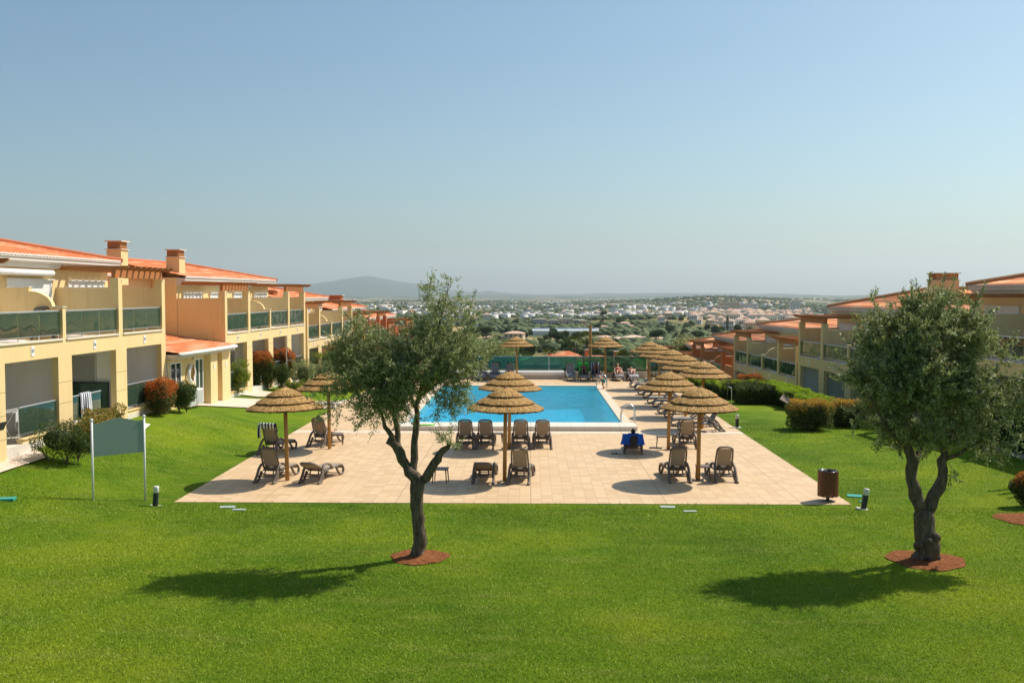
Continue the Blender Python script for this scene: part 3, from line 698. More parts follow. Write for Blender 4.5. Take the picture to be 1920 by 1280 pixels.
M['yelbush'] = leafmat('mottled_bush_leaves', [(.06, .09, .018), (.14, .18, .03), (.28, .28, .05), (.52, .38, .08), (.60, .24, .10)])
M['bark'] = None
a = N('olive_bark'); p = a.obj()
h = a.noise(a.scale(p, (1, 1, .25)), 16, 6, .7, .6)
M['bark'] = a.done(a.prin(a.ramp(h, [(.3, (.055, .04, .026)), (.5, (.16, .12, .08)), (.8, (.31, .25, .18))]), .9, a.bump(h, 1.0, .06), spec=.15))
M['palmbark'] = plain('palm_bark', (.16, .11, .07), .9, .3, 4, bump=.6, bscale=6)
M['frond'] = leafmat('palm_fronds', [(.05, .08, .015), (.09, .13, .02), (.16, .19, .03)])

def leaves_mesh(P, D, L, Wd, rs):
    """one narrow four-cornered leaf per point P (n,3) pointing along D, folded a little"""
    n = len(P); D = D / (np.linalg.norm(D, axis=1, keepdims=True) + 1e-9)
    u = np.cross(D, rs.normal(size=(n, 3))); u /= (np.linalg.norm(u, axis=1, keepdims=True) + 1e-9)
    L = L * rs.uniform(.7, 1.25, (n, 1)); Wd = Wd * rs.uniform(.75, 1.2, (n, 1))
    v = np.stack([P, P + D * L * .45 + u * Wd * .5, P + D * L, P + D * L * .45 - u * Wd * .5], 1).reshape(-1, 3)
    return v, np.arange(4 * n).reshape(n, 4)

def olive_tree(name, label, base, s, limbs, blobs, natt, nleaf, seed, Ll=.075, Wl=.019, trad=None, up=.25, twl=.34, sub=None, shoots=90):
    """limbs: chains of (x,y,z,r) in metres from the base; blobs: (x,y,z,rx,ry,rz,weight)"""
    rs = np.random.RandomState(seed)
    root = empty(name, base); tag(root, label, 'tree')
    tb = MB(); nodes = []; 
    for ch in limbs:
        pts = []; rad = []
        for i in range(len(ch) - 1):
            a_, b_ = np.array(ch[i][:3]), np.array(ch[i + 1][:3]); ra, rb = ch[i][3], ch[i + 1][3]
            k = max(2, int(np.linalg.norm(b_ - a_) / .16))
            for q in range(k):
                t = q / k; pt = a_ * (1 - t) + b_ * t; r = ra * (1 - t) + rb * t
                pts.append(pt + rs.normal(0, .10 * r + .004, 3) * (1 if i + q else 0)); rad.append(r * rs.uniform(.86, 1.16))
        pts.append(np.array(ch[-1][:3])); rad.append(ch[-1][3])
        tb.tube(pts, rad, 10, flat=None)
        for pt, r in list(zip(pts, rad))[len(pts) // 3:]: nodes.append((pt, r))
    # attractors
    wts = np.array([b[6] * b[3] * b[4] * b[5] for b in blobs]); wts = wts / wts.sum(); A = []
    while len(A) < natt:
        b = blobs[rs.choice(len(blobs), p=wts)]
        d = rs.normal(size=3); d /= np.linalg.norm(d); r = rs.uniform(.05, 1) ** .42
        q_ = np.array(b[:3]) + d * r * np.array(b[3:6])
        if math.sin(q_[0] * 4.1 + 2 * math.sin(q_[2] * 3.3 + seed)) * math.cos(q_[2] * 4.7 + q_[1] * 3 + seed) > .32: continue
        A.append(q_)
    A = np.array(A)
    NP_ = np.array([n[0] for n in nodes]); NR = [n[1] for n in nodes]
    order = np.argsort([np.min(np.linalg.norm(NP_ - q, axis=1)) for q in A])
    cur = NP_; dirs = []
    fine = MB(); PP = []; DD = []
    for oi in order:
        q = A[oi]; d = np.linalg.norm(cur - q, axis=1) + .35 * np.maximum(0, cur[:, 2] - q[2]); j = int(np.argmin(d)); st = cur[j]
        ln = np.linalg.norm(q - st)
        if ln < .03: continue
        mid = (st + q) / 2 + rs.normal(0, .08 * ln, 3) + np.array([0, 0, .06 * ln])
        r0 = min(.022, .004 + .012 * ln)
        fine.tube([st, mid, q], [r0, r0 * .75, .0035], 4, caps=False)
        cur = np.vstack([cur, mid[None], q[None]])
        od = (q - st) / ln; od = od + np.array([0, 0, up]) + rs.normal(0, .3, 3); od /= np.linalg.norm(od)
        for tw in range(3):
            dd = od + rs.normal(0, .5, 3); dd /= np.linalg.norm(dd); tl = twl * rs.uniform(.5, 1.2)
            nl = int(nleaf / 3 * rs.uniform(.6, 1.4)); t = rs.uniform(0, 1, nl)[:, None]
            pp = q + dd * tl * t + rs.normal(0, .02, (nl, 3)) + np.array([0, 0, -.12]) * (t ** 2) * tl
            ld = dd * .8 + rs.normal(0, .65, (nl, 3)); PP.append(pp); DD.append(ld)
    for _ in range(shoots):
        q = A[rs.randint(len(A))]; c0 = A.mean(0); d = q - c0; d /= np.linalg.norm(d)
        if d[2] < -.25: continue
        d = d + np.array([0, 0, .55]) + rs.normal(0, .25, 3); d /= np.linalg.norm(d); L_ = rs.uniform(.35, .75)
        fine.tube([q, q + d * L_ * .5, q + d * L_ + np.array([0, 0, .03])], [.006, .005, .003], 4, caps=False)
        nl = int(55 * L_ / .5); t = rs.uniform(0, 1, nl)[:, None]; PP.append(q + d * L_ * t + rs.normal(0, .018, (nl, 3))); DD.append(d * .7 + rs.normal(0, .6, (nl, 3)))
    trunk = tb.build('trunk', M['bark'], root, smooth=True, fix=False)
    if sub: sub(root)
    fine.build('twigs', M['bark'], root, fix=False)
    v, f = leaves_mesh(np.concatenate(PP), np.concatenate(DD), Ll, Wl, rs)
    np_mesh('crown', v, f, M['olive'], root)
    return root

def P(px, py, Y, base):   # photograph pixel at depth Y -> metres from the tree's base
    q = atY(px, py, Y); return (q.x - base[0], q.y - base[1], q.z - base[2])
def limb(Y0, base, pts):
    return [P(px, py, Y0 + dy, base) + (r,) for (px, py, dy, r) in pts]
def blob(Y0, base, bl):
    out = []
    for (px, py, dy, rx, ry, w) in bl:
        s = Y0 / 1867; out.append(P(px, py, Y0 + dy, base) + (rx * s, (rx + ry) / 2 * s * .95, ry * s, w))
    return out
b1 = at(786, 1043); Y1 = b1.y
l1 = [limb(Y1, b1, [(785, 1052, 0, .24), (785, 1036, 0, .175), (786, 1000, 0, .15), (783, 960, 0, .145), (783, 915, 0, .165), (784, 900, 0, .17)]),
      limb(Y1, b1, [(784, 903, 0, .15), (768, 885, 0, .12), (754, 862, 0, .105), (742, 835, 0, .10), (726, 825, 0, .08)]),
      limb(Y1, b1, [(752, 858, 0, .095), (748, 830, .05, .085), (745, 800, .1, .06), (738, 770, .15, .05), (722, 740, .2, .035), (700, 700, .2, .02)]),
      limb(Y1, b1, [(745, 840, 0, .07), (735, 818, 0, .055), (722, 800, 0, .045), (715, 770, -.1, .03), (690, 730, -.2, .02)]),
      limb(Y1, b1, [(772, 890, 0, .1), (778, 860, .1, .09), (778, 828, .1, .085), (782, 795, .1, .07), (782, 760, .2, .065), (790, 730, .3, .05), (800, 690, .3, .04), (815, 640, .2, .03), (832, 580, .2, .02), (840, 540, .2, .01)]),
      limb(Y1, b1, [(784, 905, 0, .14), (800, 895, 0, .11), (815, 868, 0, .095), (824, 852, 0, .09), (840, 838, 0, .06), (846, 828, 0, .03)]),
      limb(Y1, b1, [(782, 770, .2, .05), (765, 735, .3, .03), (755, 690, .4, .02)]), limb(Y1, b1, [(788, 740, .3, .04), (825, 715, 0, .03), (860, 700, -.2, .015)]),
      limb(Y1, b1, [(800, 890, .0, .02), (775, 905, -.1, .02)])]
bl1 = blob(Y1, b1, [(832, 560, .2, 36, 42, .55), (845, 600, .1, 45, 36, .6), (800, 625, .1, 38, 40, .55), (835, 640, 0, 62, 42, .9), (880, 585, -.2, 16, 14, .35), (692, 640, .2, 48, 52, .6), (668, 672, 0, 50, 48, .75),
                     (730, 665, .3, 55, 50, .9), (645, 715, -.1, 42, 30, .65), (622, 742, 0, 28, 28, .4), (625, 775, 0, 22, 26, .3), (690, 725, -.4, 62, 48, .95), (745, 715, -.2, 66, 58, 1.1), (795, 685, -.3, 66, 52, 1.15), (860, 680, -.3, 52, 42, 1.0), (893, 715, -.2, 24, 22, .7),
                     (700, 775, .2, 36, 30, .5), (752, 765, -.5, 38, 34, .75), (838, 745, -.3, 44, 36, .8), (866, 778, -.2, 16, 20, .35), (690, 805, .1, 20, 16, .3), (842, 822, -.1, 17, 26, .45), (850, 846, -.2, 12, 17, .5), (755, 795, -.2, 14, 14, .3), (832, 795, .1, 10, 16, .3), (790, 610, .2, 22, 22, .4)])
olive_tree('olive_tree', 'olive tree in the lawn with thin open crown and a trunk splitting in three', b1, 1, l1, bl1, 1120, 60, 3, Ll=.082, Wl=.022)
b2 = at(1736, 1049); Y2 = b2.y
l2 = [limb(Y2, b2, [(1737, 1060, 0, .36), (1737, 1040, 0, .29), (1734, 1005, 0, .27), (1733, 975, 0, .215), (1734, 955, 0, .20)]),
      limb(Y2, b2, [(1730, 962, 0, .16), (1718, 930, 0, .135), (1713, 895, 0, .125), (1712, 865, 0, .12), (1700, 835, 0, .09), (1685, 800, .1, .06), (1665, 750, .1, .04), (1650, 690, .1, .02)]),
      limb(Y2, b2, [(1738, 962, 0, .16), (1752, 930, 0, .135), (1765, 895, 0, .12), (1768, 865, 0, .09), (1772, 840, .1, .07), (1768, 790, .1, .06), (1750, 720, .2, .04), (1740, 650, .2, .02)]),
      limb(Y2, b2, [(1712, 870, 0, .09), (1728, 840, .2, .06), (1738, 790, .3, .05), (1745, 730, .3, .03)]), limb(Y2, b2, [(1770, 860, 0, .06), (1800, 850, -.1, .05), (1835, 825, -.1, .035), (1870, 790, -.1, .02)]),
      limb(Y2, b2, [(1772, 830, 0, .05), (1810, 770, 0, .035), (1860, 700, 0, .02)]), limb(Y2, b2, [(1700, 840, 0, .05), (1660, 800, -.3, .03), (1630, 740, -.3, .02)])]
bl2 = blob(Y2, b2, [(1700, 590, .2, 45, 34, .8), (1745, 585, .2, 58, 34, .9), (1795, 590, .2, 46, 36, .9), (1650, 625, .1, 46, 40, .9), (1720, 640, -.1, 80, 55, 1.3), (1800, 640, -.1, 52, 48, 1.2), (1630, 690, 0, 40, 46, 1.2), (1680, 710, -.3, 68, 62, 1.5), (1750, 715, -.4, 76, 60, 1.5), (1655, 760, 0, 55, 46, 1.5),
                     (1720, 790, -.2, 66, 42, 1.4), (1690, 825, 0, 42, 22, 1.2), (1740, 835, -.2, 40, 20, .9), (1800, 735, -.2, 56, 48, 1.1), (1835, 705, 0, 44, 34, .8), (1875, 672, 0, 46, 22, .9), (1850, 770, -.1, 54, 44, 1.0), (1900, 745, 0, 38, 50, 1.0), (1815, 812, -.1, 56, 34, .9), (1872, 822, 0, 38, 38, .8), (1788, 873, -.2, 13, 11, .8), (1640, 555, .2, 14, 13, .5), (1705, 565, .1, 16, 20, .6), (1835, 640, .2, 20, 20, .6), (1612, 740, .2, 18, 40, .7)])
def burl(root):
    b = MB(); rs = np.random.RandomState(5)
    for k in range(7):
        t = k * .9; c_ = (.22 * math.cos(t), -.10 + .16 * math.sin(t), .08 + .08 * k); r = rs.uniform(.07, .11)
        b.lathe([(.001, -r), (r * .7, -r * .7), (r, 0), (r * .7, r * .7), (.001, r)], 10, caps=False); n_ = 50
        b.v[-n_:] = [(x + c_[0], y + c_[1], z + c_[2]) for x, y, z in b.v[-n_:]]
    b.build('burl', M['bark'], root, smooth=True, fix=False)
olive_tree('olive_tree', 'large dense olive tree with a knotted trunk forking low above red soil', b2, 1, l2, bl2, 1200, 84, 8, sub=burl, twl=.34, shoots=230, Ll=.088, Wl=.026)
a = N('red_soil'); p = a.obj(); h = a.noise(p, 9, 6, .75)
M['soil'] = a.done(a.prin(a.ramp(h, [(.3, (.10, .035, .012)), (.55, (.27, .095, .035)), (.75, (.42, .20, .09))]), .95, a.bump(h, 1, .06), spec=.1))
for bb, r, lb in ((b1, .66, 'ring of red soil round the thin olive tree'), (b2, .84, 'ring of red soil round the large olive tree'), (at(1925, 972), .8, 'patch of red soil under the young shrub at the lawn edge')):
    v = [(0, 0, .035)]; f = []; n = 40
    for q in range(1, 7):
        for j in range(n):
            t = 2 * math.pi * j / n; rr = r * q / 6 * (1 + (.05 * math.sin(3 * t + r) + .04 * math.sin(7 * t)) * (q > 4)); x, y = rr * math.cos(t), rr * math.sin(t)
            v.append((x, y, ground(bb[0] + x, bb[1] + y) - bb[2] + .02 + .05 * math.exp(-(q / 2.5) ** 2) - (.02 if q == 6 else 0) + rnd.uniform(-.008, .008)))
    for j in range(n): f.append((0, 1 + j, 1 + (j + 1) % n, 1 + j))
    fq = [(0, 1 + j, 1 + (j + 1) % n, 0) for j in range(n)]
    b = MB(); b.v = v; b.f = [(0, 1 + j, 1 + (j + 1) % n) for j in range(n)] + [(1 + (q - 1) * n + j, 1 + q * n + j, 1 + q * n + (j + 1) % n, 1 + (q - 1) * n + (j + 1) % n) for q in range(1, 6) for j in range(n)]; b.m = [0] * len(b.f)
    o = b.build('soil_ring', M['soil'], fix=False, smooth=True, loc=bb); tag(o, lb, kind='structure')

# bushes and hedges : leaf shells over a rounded box
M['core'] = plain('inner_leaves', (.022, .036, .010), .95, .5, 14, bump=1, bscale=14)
def leafy(parent, name, mat, shapes, dens, Ls, Ws, seed, deep=.35, core=0):
    """shapes: (cx,cy,cz,hx,hy,hz,power) superellipsoids"""
    rs = np.random.RandomState(seed); PP = []; DD = []
    for (cx, cy, cz, hx, hy, hz, pw) in shapes:
        area = 4 * math.pi * (((hx * hy) ** 1.6 + (hx * hz) ** 1.6 + (hy * hz) ** 1.6) / 3) ** (1 / 1.6) if pw < 3 else 8 * (hx * hy + hx * hz + hy * hz) * .9
        n = int(area * dens); d = rs.normal(size=(n, 3)); d /= np.linalg.norm(d, axis=1, keepdims=True)
        if pw >= 3:
            ar = np.array([hy * hz, hx * hz, hx * hy]); ax_ = rs.choice(3, n, p=ar / ar.sum()); d = rs.uniform(-1, 1, (n, 3)); d[np.arange(n), ax_] = rs.choice([-1, 1], n)
        k = (np.abs(d) ** pw).sum(1) ** (-1 / pw)
        s_ = d * k[:, None]; r = 1 - deep * rs.uniform(0, 1, n) ** 2
        bump_ = 1 + .09 * np.sin(s_[:, 0] * hx * 5 + cx * 3) * np.sin(s_[:, 1] * hy * 5 + 1) + .06 * np.sin(s_[:, 2] * hz * 9 + s_[:, 0] * hx * 7)
        q = s_ * (r * bump_)[:, None] * np.array([hx, hy, hz]) + np.array([cx, cy, cz])
        q = q[q[:, 2] > 0.02]; PP.append(q); DD.append((q - np.array([cx, cy, cz])) * .6 / max(hx, hy, hz) + rs.normal(0, .7, q.shape))
    v, f = leaves_mesh(np.concatenate(PP), np.concatenate(DD), Ls, Ws, rs)
    o = np_mesh(name, v, f, mat, parent)
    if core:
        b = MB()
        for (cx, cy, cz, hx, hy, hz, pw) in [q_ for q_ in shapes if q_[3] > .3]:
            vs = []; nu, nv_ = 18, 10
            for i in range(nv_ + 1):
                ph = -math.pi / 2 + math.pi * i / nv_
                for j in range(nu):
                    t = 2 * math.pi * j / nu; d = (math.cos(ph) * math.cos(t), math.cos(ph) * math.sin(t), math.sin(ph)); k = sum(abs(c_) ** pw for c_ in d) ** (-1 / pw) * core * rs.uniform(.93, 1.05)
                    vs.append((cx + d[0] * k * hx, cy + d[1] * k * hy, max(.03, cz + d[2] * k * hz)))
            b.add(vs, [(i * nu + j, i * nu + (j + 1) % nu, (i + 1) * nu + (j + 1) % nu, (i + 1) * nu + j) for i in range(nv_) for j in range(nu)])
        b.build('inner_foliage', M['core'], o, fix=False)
    return o
def stems(parent, seed, pts, h, r=.02, spread=.3):
    rs = random.Random(seed); b = MB()
    for (x, y) in pts:
        for k in range(4):
            q = (x + rs.uniform(-spread, spread), y + rs.uniform(-spread, spread), h)
            b.tube([(x, y, 0), ((x + q[0]) / 2 + rs.uniform(-.05, .05), (y + q[1]) / 2, h * .5), q], [r, r * .8, r * .5], 5)
    return b.build('stem', M['bark'], parent, fix=False)
def bush(label, base, shapes, mat, dens=620, Ls=.075, Ws=.034, seed=1, group=None, cat='bush', name='bush', stem=True, deep=.35, rz=0):
    root = empty(name, base, rz); tag(root, label, cat, group)
    if stem: stems(root, seed, [(s[0] + dx, s[1]) for s in shapes for dx in ((-.3 * s[3], .3 * s[3]) if s[3] > .8 else (0,))], min(s[2] for s in shapes))
    rr = random.Random(seed * 3 + 1); ex = []
    for s_ in shapes:
        nl = 7 if s_[6] < 4 else 10
        for _ in range(nl):
            u = rr.uniform(0, 6.28); w_ = rr.uniform(-.3, 1); q = min(s_[3], s_[4], s_[5]) * rr.uniform(.22, .42) * (1 if s_[6] < 4 else .6)
            if s_[6] < 4: ex.append((s_[0] + s_[3] * .8 * math.cos(u), s_[1] + s_[4] * .8 * math.sin(u), s_[2] + s_[5] * .75 * w_, q, q, q * 1.1, 2))
            else: ex.append((s_[0] + s_[3] * rr.uniform(-.9, .9), s_[1] + s_[4] * rr.uniform(-.95, .95), s_[2] + s_[5] * .93, q * .8, q * .8, q * .45, 2))
    shapes = [tuple(c_ * (.9 if 3 <= i_ <= 5 and s_[6] < 4 else 1) for i_, c_ in enumerate(s_)) for s_ in shapes] + ex
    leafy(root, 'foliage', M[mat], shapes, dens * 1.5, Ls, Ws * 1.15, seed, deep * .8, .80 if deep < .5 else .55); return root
def g(x, y): return (x, y, ground(x, y) - .03)
bl = at(88, 850)
bush('sprawling open green bush with dry twigs by the nearest patio', g(-14.9, 30.9), [(0, 0, .75, .85, .7, .62, 2.2), (.5, .3, .55, .6, .5, .45, 2)], 'leafmid', 230, .07, .03, 4, deep=.7)
bush('mottled yellow and orange bush between the striped towel and the sign', g(-14.75, 33.4), [(0, 0, .62, .7, .8, .6, 2.4), (-.2, .9, .8, .7, .7, .55, 2.2)], 'yelbush', 420, .07, .035, 5, deep=.5)
bush('tall red-tipped bush beside the last flat of the nearest terrace', g(-15.35, 40.7), [(0, 0, .85, .55, .5, .78, 2.8), (-.1, .75, .8, .5, .5, .7, 2.6)], 'redtip2', 700, .065, .032, 6)
bush('green rounded bush pressed against the tall red-tipped one', g(-15.15, 42.6), [(0, 0, .8, .5, .55, .6, 2.2), (.1, .5, .75, .4, .4, .45, 2)], 'leafmid', 520, .065, .032, 7)
bush('narrow red-topped bush against the green glass of the second terrace', g(-16.1, 51.3), [(0, 0, 1.1, .38, .4, .72, 3)], 'redtip', 700, .07, .035, 8)
bush('round yellow-green bush at the start of the second terrace', g(-15.5, 52.2), [(0, 0, 1.05, .58, .65, .95, 2.2)], 'leafyel', 330, .075, .035, 9, deep=.6)
bush('red-topped dark bush before the middle flats of the second terrace', g(-15.6, 57.2), [(0, 0, 1.15, .8, .75, 1.15, 3)], 'redtip', 520, .08, .038, 10)
bush('slim green bush beside the red-topped dark one', g(-14.5, 57.6), [(0, 0, .85, .5, .6, .8, 2.2)], 'leafmid', 420, .08, .035, 11, deep=.6)
bush('orange-headed bush behind the grey-green shrubs', g(-15.3, 61), [(0, 0, 1.4, .85, .6, .95, 2.5)], 'redtip2', 420, .08, .038, 12)
bush('grey-green shrub next to the lamp mast', g(-13.6, 59.2), [(0, 0, 1.0, .75, .6, .9, 2.2)], 'olive', 520, .07, .02, 13, deep=.6)
bush('open grey-green shrub before the tall hedge', g(-12.6, 60.2), [(0, 0, 1.05, .7, .6, .9, 2.2)], 'olive', 380, .07, .02, 14, deep=.7)
bush('low bright green shrub at the foot of the grey-green ones', g(-13.6, 57.0), [(0, 0, .35, .5, .45, .38, 2.2)], 'leafyel', 600, .07, .035, 15, stem=False)
bush('long clipped hedge with yellow-orange top at the end of the sloping lawn', g(-11.2, 66.0), [(0, 0, 1.0, 3.3, .8, 1.15, 7)], 'hedgetip', 420, .085, .04, 16, cat='hedge', name='hedge')
bush('deep red hedge rising behind the long clipped one', g(-11.0, 69.5), [(0, 0, 1.45, 3.3, .8, 1.35, 6)], 'redtip2', 330, .09, .045, 17, cat='hedge', name='hedge')
# the low side
bush('dark clipped shrub block beside the handrail', g(12.7, 55.6), [(0, 0, .52, 1.2, .8, .5, 6)], 'leafmid', 700, .075, .034, 18, cat='hedge', name='hedge')
bush('orange-tinged hedge behind the dark shrub block', g(12.5, 57.9), [(0, 0, .55, 1.4, .6, .54, 6)], 'hedgetip', 360, .08, .038, 19, cat='hedge', name='hedge')
bush('red hedge farthest back against the shaded terrace', g(13.4, 61.0), [(0, 0, .62, .75, .6, .58, 5)], 'redtip', 360, .08, .04, 20, cat='hedge', name='hedge')
fr_d = Vector((math.sin(math.atan((905 - 995) / 1867)), math.cos(math.atan((905 - 995) / 1867)), 0))
for k, (s, ln, mat, lb, h) in enumerate([(49.4, 2.9, 'hedgelit', 'near stretch of the long hedge with bright yellow-green flat top', .95), (55.6, 3.1, 'hedgelit', 'far stretch of the long hedge with bright yellow-green flat top', 1.0)]):
    x = 14.6 - (s - 49) * .075; root = bush(lb, (x, s, ground(x, s) - .1 - .0), [(0, 0, h / 2 + .12, .72, ln, h / 2 + .12, 8)], mat, 480, .075, .035, 21 + k, cat='hedge', name='hedge', rz=R(4.5), stem=False)
bush('square clipped bush with orange leaves on bare stems at the lawn edge', g(12.55, 44.9), [(0, 0, .72, .90, .7, .60, 6)], 'orangetip', 560, .07, .035, 23, cat='bush')
bush('red and yellow hedge behind the square clipped bush', g(14.9, 46.2), [(0, 0, .75, 1.0, .8, .55, 4)], 'orangetip', 480, .075, .036, 24, cat='hedge', name='hedge')
bush('dark hedge above the grey kerb behind the large olive', g(18.4, 37.5), [(0, 0, .8, .9, 6.8, .95, 7)], 'leafdark', 520, .08, .038, 25, cat='hedge', name='hedge', rz=R(6), stem=False)
bush('young shrub with orange tips at the very edge of the lawn', g(14.1, 28.3), [(0, 0, .55, .42, .45, .55, 2)], 'redtip', 900, .055, .028, 26)
bush('bright green hedge beyond the deck beside the steps', (10.9, 63.2, 0), [(0, 0, .35, .6, 2.2, .45, 7)], 'hedgelit', 480, .08, .038, 27, cat='hedge', name='hedge', stem=False)
bush('bright green hedge stepping down behind the handrail', (11.7, 59.2, 0), [(0, 0, .3, .55, 1.8, .42, 7)], 'hedgelit', 480, .08, .038, 28, cat='hedge', name='hedge', stem=False)
# kerb along the low side
b = MB()
for k in range(16):
    ya = 31 + k * 1.0; x0 = 17.35 - (ya - 38) * .09
    b.add([(x0, ya, -.3), (x0 + .2, ya, -.3), (x0 + .11, ya + .995, -.3), (x0 - .09, ya + .995, -.3), (x0, ya, .34), (x0 + .2, ya, .34), (x0 + .11, ya + .995, .34), (x0 - .09, ya + .995, .34)],
          [(3, 2, 1, 0), (4, 5, 6, 7), (0, 1, 5, 4), (1, 2, 6, 5), (2, 3, 7, 6), (3, 0, 4, 7)])
o = b.build('retaining_kerb', plain('kerb_stone', (.30, .26, .23), .9, .3, 3)); tag(o, 'low grey stone kerb holding the dark hedge bed', 'kerb')

# ---- prototypes of background trees: each one trunk and crown, then copied
def proto_tree(kind, seed):
    rs = np.random.RandomState(seed); root = empty('tree', (0, 0, 0))
    b = MB(); h = {'round': 4.5, 'pine': 7.0, 'cypress': 8.0, 'shrub': 2.6, 'olive': 4.2}[kind]
    if kind == 'cypress': shp = [(0, 0, h * .52, .75, .75, h * .48, 1.6)]; mat = 'leafdark'; dens = 24; L_ = .4
    elif kind == 'pine': shp = [(rs.uniform(-1, 1), rs.uniform(-1, 1), h * .78 + rs.uniform(-.4, .4), 2.0, 2.0, 1.1, 2) for _ in range(4)]; mat = 'leafdark'; dens = 20; L_ = .42
    elif kind == 'olive': shp = [(rs.uniform(-1.3, 1.3), rs.uniform(-1.3, 1.3), h * .62 + rs.uniform(-.7, .8), rs.uniform(.9, 1.5), rs.uniform(.9, 1.5), rs.uniform(.8, 1.2), 2) for _ in range(7)]; mat = 'olive'; dens = 120; L_ = .2
    elif kind == 'shrub': shp = [(rs.uniform(-.8, .8), rs.uniform(-.8, .8), h * .5, rs.uniform(.9, 1.4), rs.uniform(.9, 1.4), h * .42, 2.2) for _ in range(3)]; mat = 'leafdark'; dens = 20; L_ = .42
    else: shp = [(rs.uniform(-1, 1), rs.uniform(-1, 1), h * .6 + rs.uniform(-.5, .8), rs.uniform(1.2, 1.7), rs.uniform(1.2, 1.7), rs.uniform(1.1, 1.6), 2.1) for _ in range(5)]; mat = 'leafmid' if seed % 2 else 'leafdark'; dens = 22; L_ = .45
    b.tube([(0, 0, -1), (.05, .0, h * .3), (-.05, .05, h * .62)], [h * .045, h * .035, h * .015], 6)
    if kind != 'cypress':
        for q in shp: b.tube([(0, 0, h * .25), (q[0] * .6, q[1] * .6, q[2] * .75), (q[0], q[1], q[2])], [h * .025, h * .018, .02], 5)
    b.build('trunk', M['bark'], root, fix=False)
    leafy(root, 'crown', M[mat], shp, dens, L_, L_ * (.3 if kind == 'olive' else .75), seed, .4); return root
def proto_palm(seed, h=6.5, fan=True):
    rs = random.Random(seed); root = empty('palm_tree', (0, 0, 0)); b = MB()
    b.tube([(0, 0, -1), (.05, 0, h * .5), (.1, .05, h)], [.28, .2, .24], 8); b.build('trunk', M['palmbark'], root, fix=False, smooth=True)
    v = []; f = []
    for k in range(46):
        az = rs.uniform(0, 6.283); el = rs.uniform(-.9, 1.35); d = Vector((math.cos(az) * math.cos(el), math.sin(az) * math.cos(el), math.sin(el)))
        st = Vector((.1, .05, h)); ln = rs.uniform(.8, 1.1); c_ = st + d * ln
        if fan:
            side = d.cross(Vector((0, 0, 1))).normalized(); up_ = side.cross(d)
            for q in range(13):
                t = -1.25 + 2.5 * q / 12; dd = (d * math.cos(t) + side * math.sin(t)).normalized(); dd.z -= .18; L_ = rs.uniform(.75, 1.0); w = up_ * .012 + side * .04
                i = len(v); v += [tuple(c_ - w), tuple(c_ + w), tuple(c_ + dd * L_ + Vector((0, 0, -.1))), tuple(c_ + dd * L_ * .5 + up_ * .03 - w * 1.4)]; f.append((i, i + 1, i + 2, i + 3))
    np_mesh('crown', np.array(v), np.array(f), M['frond'], root); return root
PR = {k: [proto_tree(k, s + i * 7) for i in range(n)] for k, s, n in (('round', 31, 3), ('pine', 52, 2), ('cypress', 63, 1), ('shrub', 71, 3), ('olive', 84, 2))}
PALM = proto_palm(5)
used = set()
def plant(kind, i, x, y, sc, label, group, rz=0, zoff=0, sz=1.0):
    src = PALM if kind == 'palm' else PR[kind][i % len(PR[kind])]
    o = src if src.name not in used else copy_tree(src); used.add(src.name)
    o.location = (x, y, ground(x, y) - .1 + zoff); o.scale = (sc, sc, sc * sz); o.rotation_euler = (0, 0, rz); tag(o, label, 'palm' if kind == 'palm' else ('shrub' if kind == 'shrub' else 'tree'), group); return o
def spot(px, Y): return (px - 995) / 1867 * Y, Y
def pl(kind, i, px, Y, sc, label, group=None, zoff=0, sz=1.0):
    x, y = spot(px, Y); return plant(kind, i, x, y, sc, label, group, rnd.uniform(0, 6), zoff, sz)
gtr = 'trees just beyond the pool terrace'
pl('olive', 0, 905, 86, 1.45, 'big grey-green olive directly behind the far end of the glass fence', gtr, sz=1.12)
pl('olive', 1, 1290, 112, 1.5, 'grey-green olive before the lowest orange terrace', gtr, sz=1.25)
pl('olive', 0, 1262, 124, 1.6, 'second grey-green olive above the parasol row', gtr, sz=1.2)
pl('olive', 1, 1305, 97, .95, 'small olive between the pergola and the parasols', gtr, sz=1.1)
pl('olive', 1, 940, 96, 1.15, 'smaller olive filling in beside the big one', gtr)
pl('round', 0, 768, 104, 1.0, 'round leafy tree past the last red terrace roofs', gtr, sz=1.35)
pl('round', 1, 800, 92, .9, 'dark leafy tree half behind the thin foreground olive', gtr, sz=1.1)
pl('olive', 0, 745, 88, .85, 'grey-green olive before the red terraces', gtr)
pl('olive', 1, 700, 86, .7, 'low olive at the corner of the red terraces', gtr)
pl('round', 2, 860, 100, 1.1, 'broad green tree beyond the fence corner', gtr)
pl('round', 1, 985, 104, .75, 'small green tree behind the first far parasol', gtr)
pl('round', 0, 1180, 98, .72, 'small green tree behind the second far parasol', gtr)
pl('shrub', 1, 1150, 96, .95, 'low shrub behind the glass near the ladder', gtr)
for k, px in enumerate((885, 925, 960, 1000, 1040, 1080, 1120, 1165, 1205)):
    pl(('shrub', 'round')[k % 2], k, px, 84 + (k * 5) % 9, .85 - .12 * (k % 2), ['dark shrub seen through the fence glass near the hedge', 'leafy shrub behind the glass by the first grey lounger', 'dark shrub behind the glass by the second grey lounger', 'shrub behind the glass above the white cover box',
        'dark shrub behind the glass above the middle of the cover box', 'shrub behind the glass left of the folded striped towel', 'dark shrub behind the glass by the green towel', 'shrub behind the glass by the sunbathing woman', 'dark shrub behind the glass at the fence corner'][k], 'shrubs right behind the glass fence')
gp = 'palms in the valley gardens'
pl('palm', 0, 704, 122, 1.2, 'fan palm standing above the lowest red roofs', gp, -2.0)
pl('palm', 0, 1030, 178, .95, 'pale fan palm beside the small red-roofed house', gp, -1)
pl('palm', 0, 1078, 215, 1.15, 'tall fan palm with a thick shaggy crown', gp, 0)
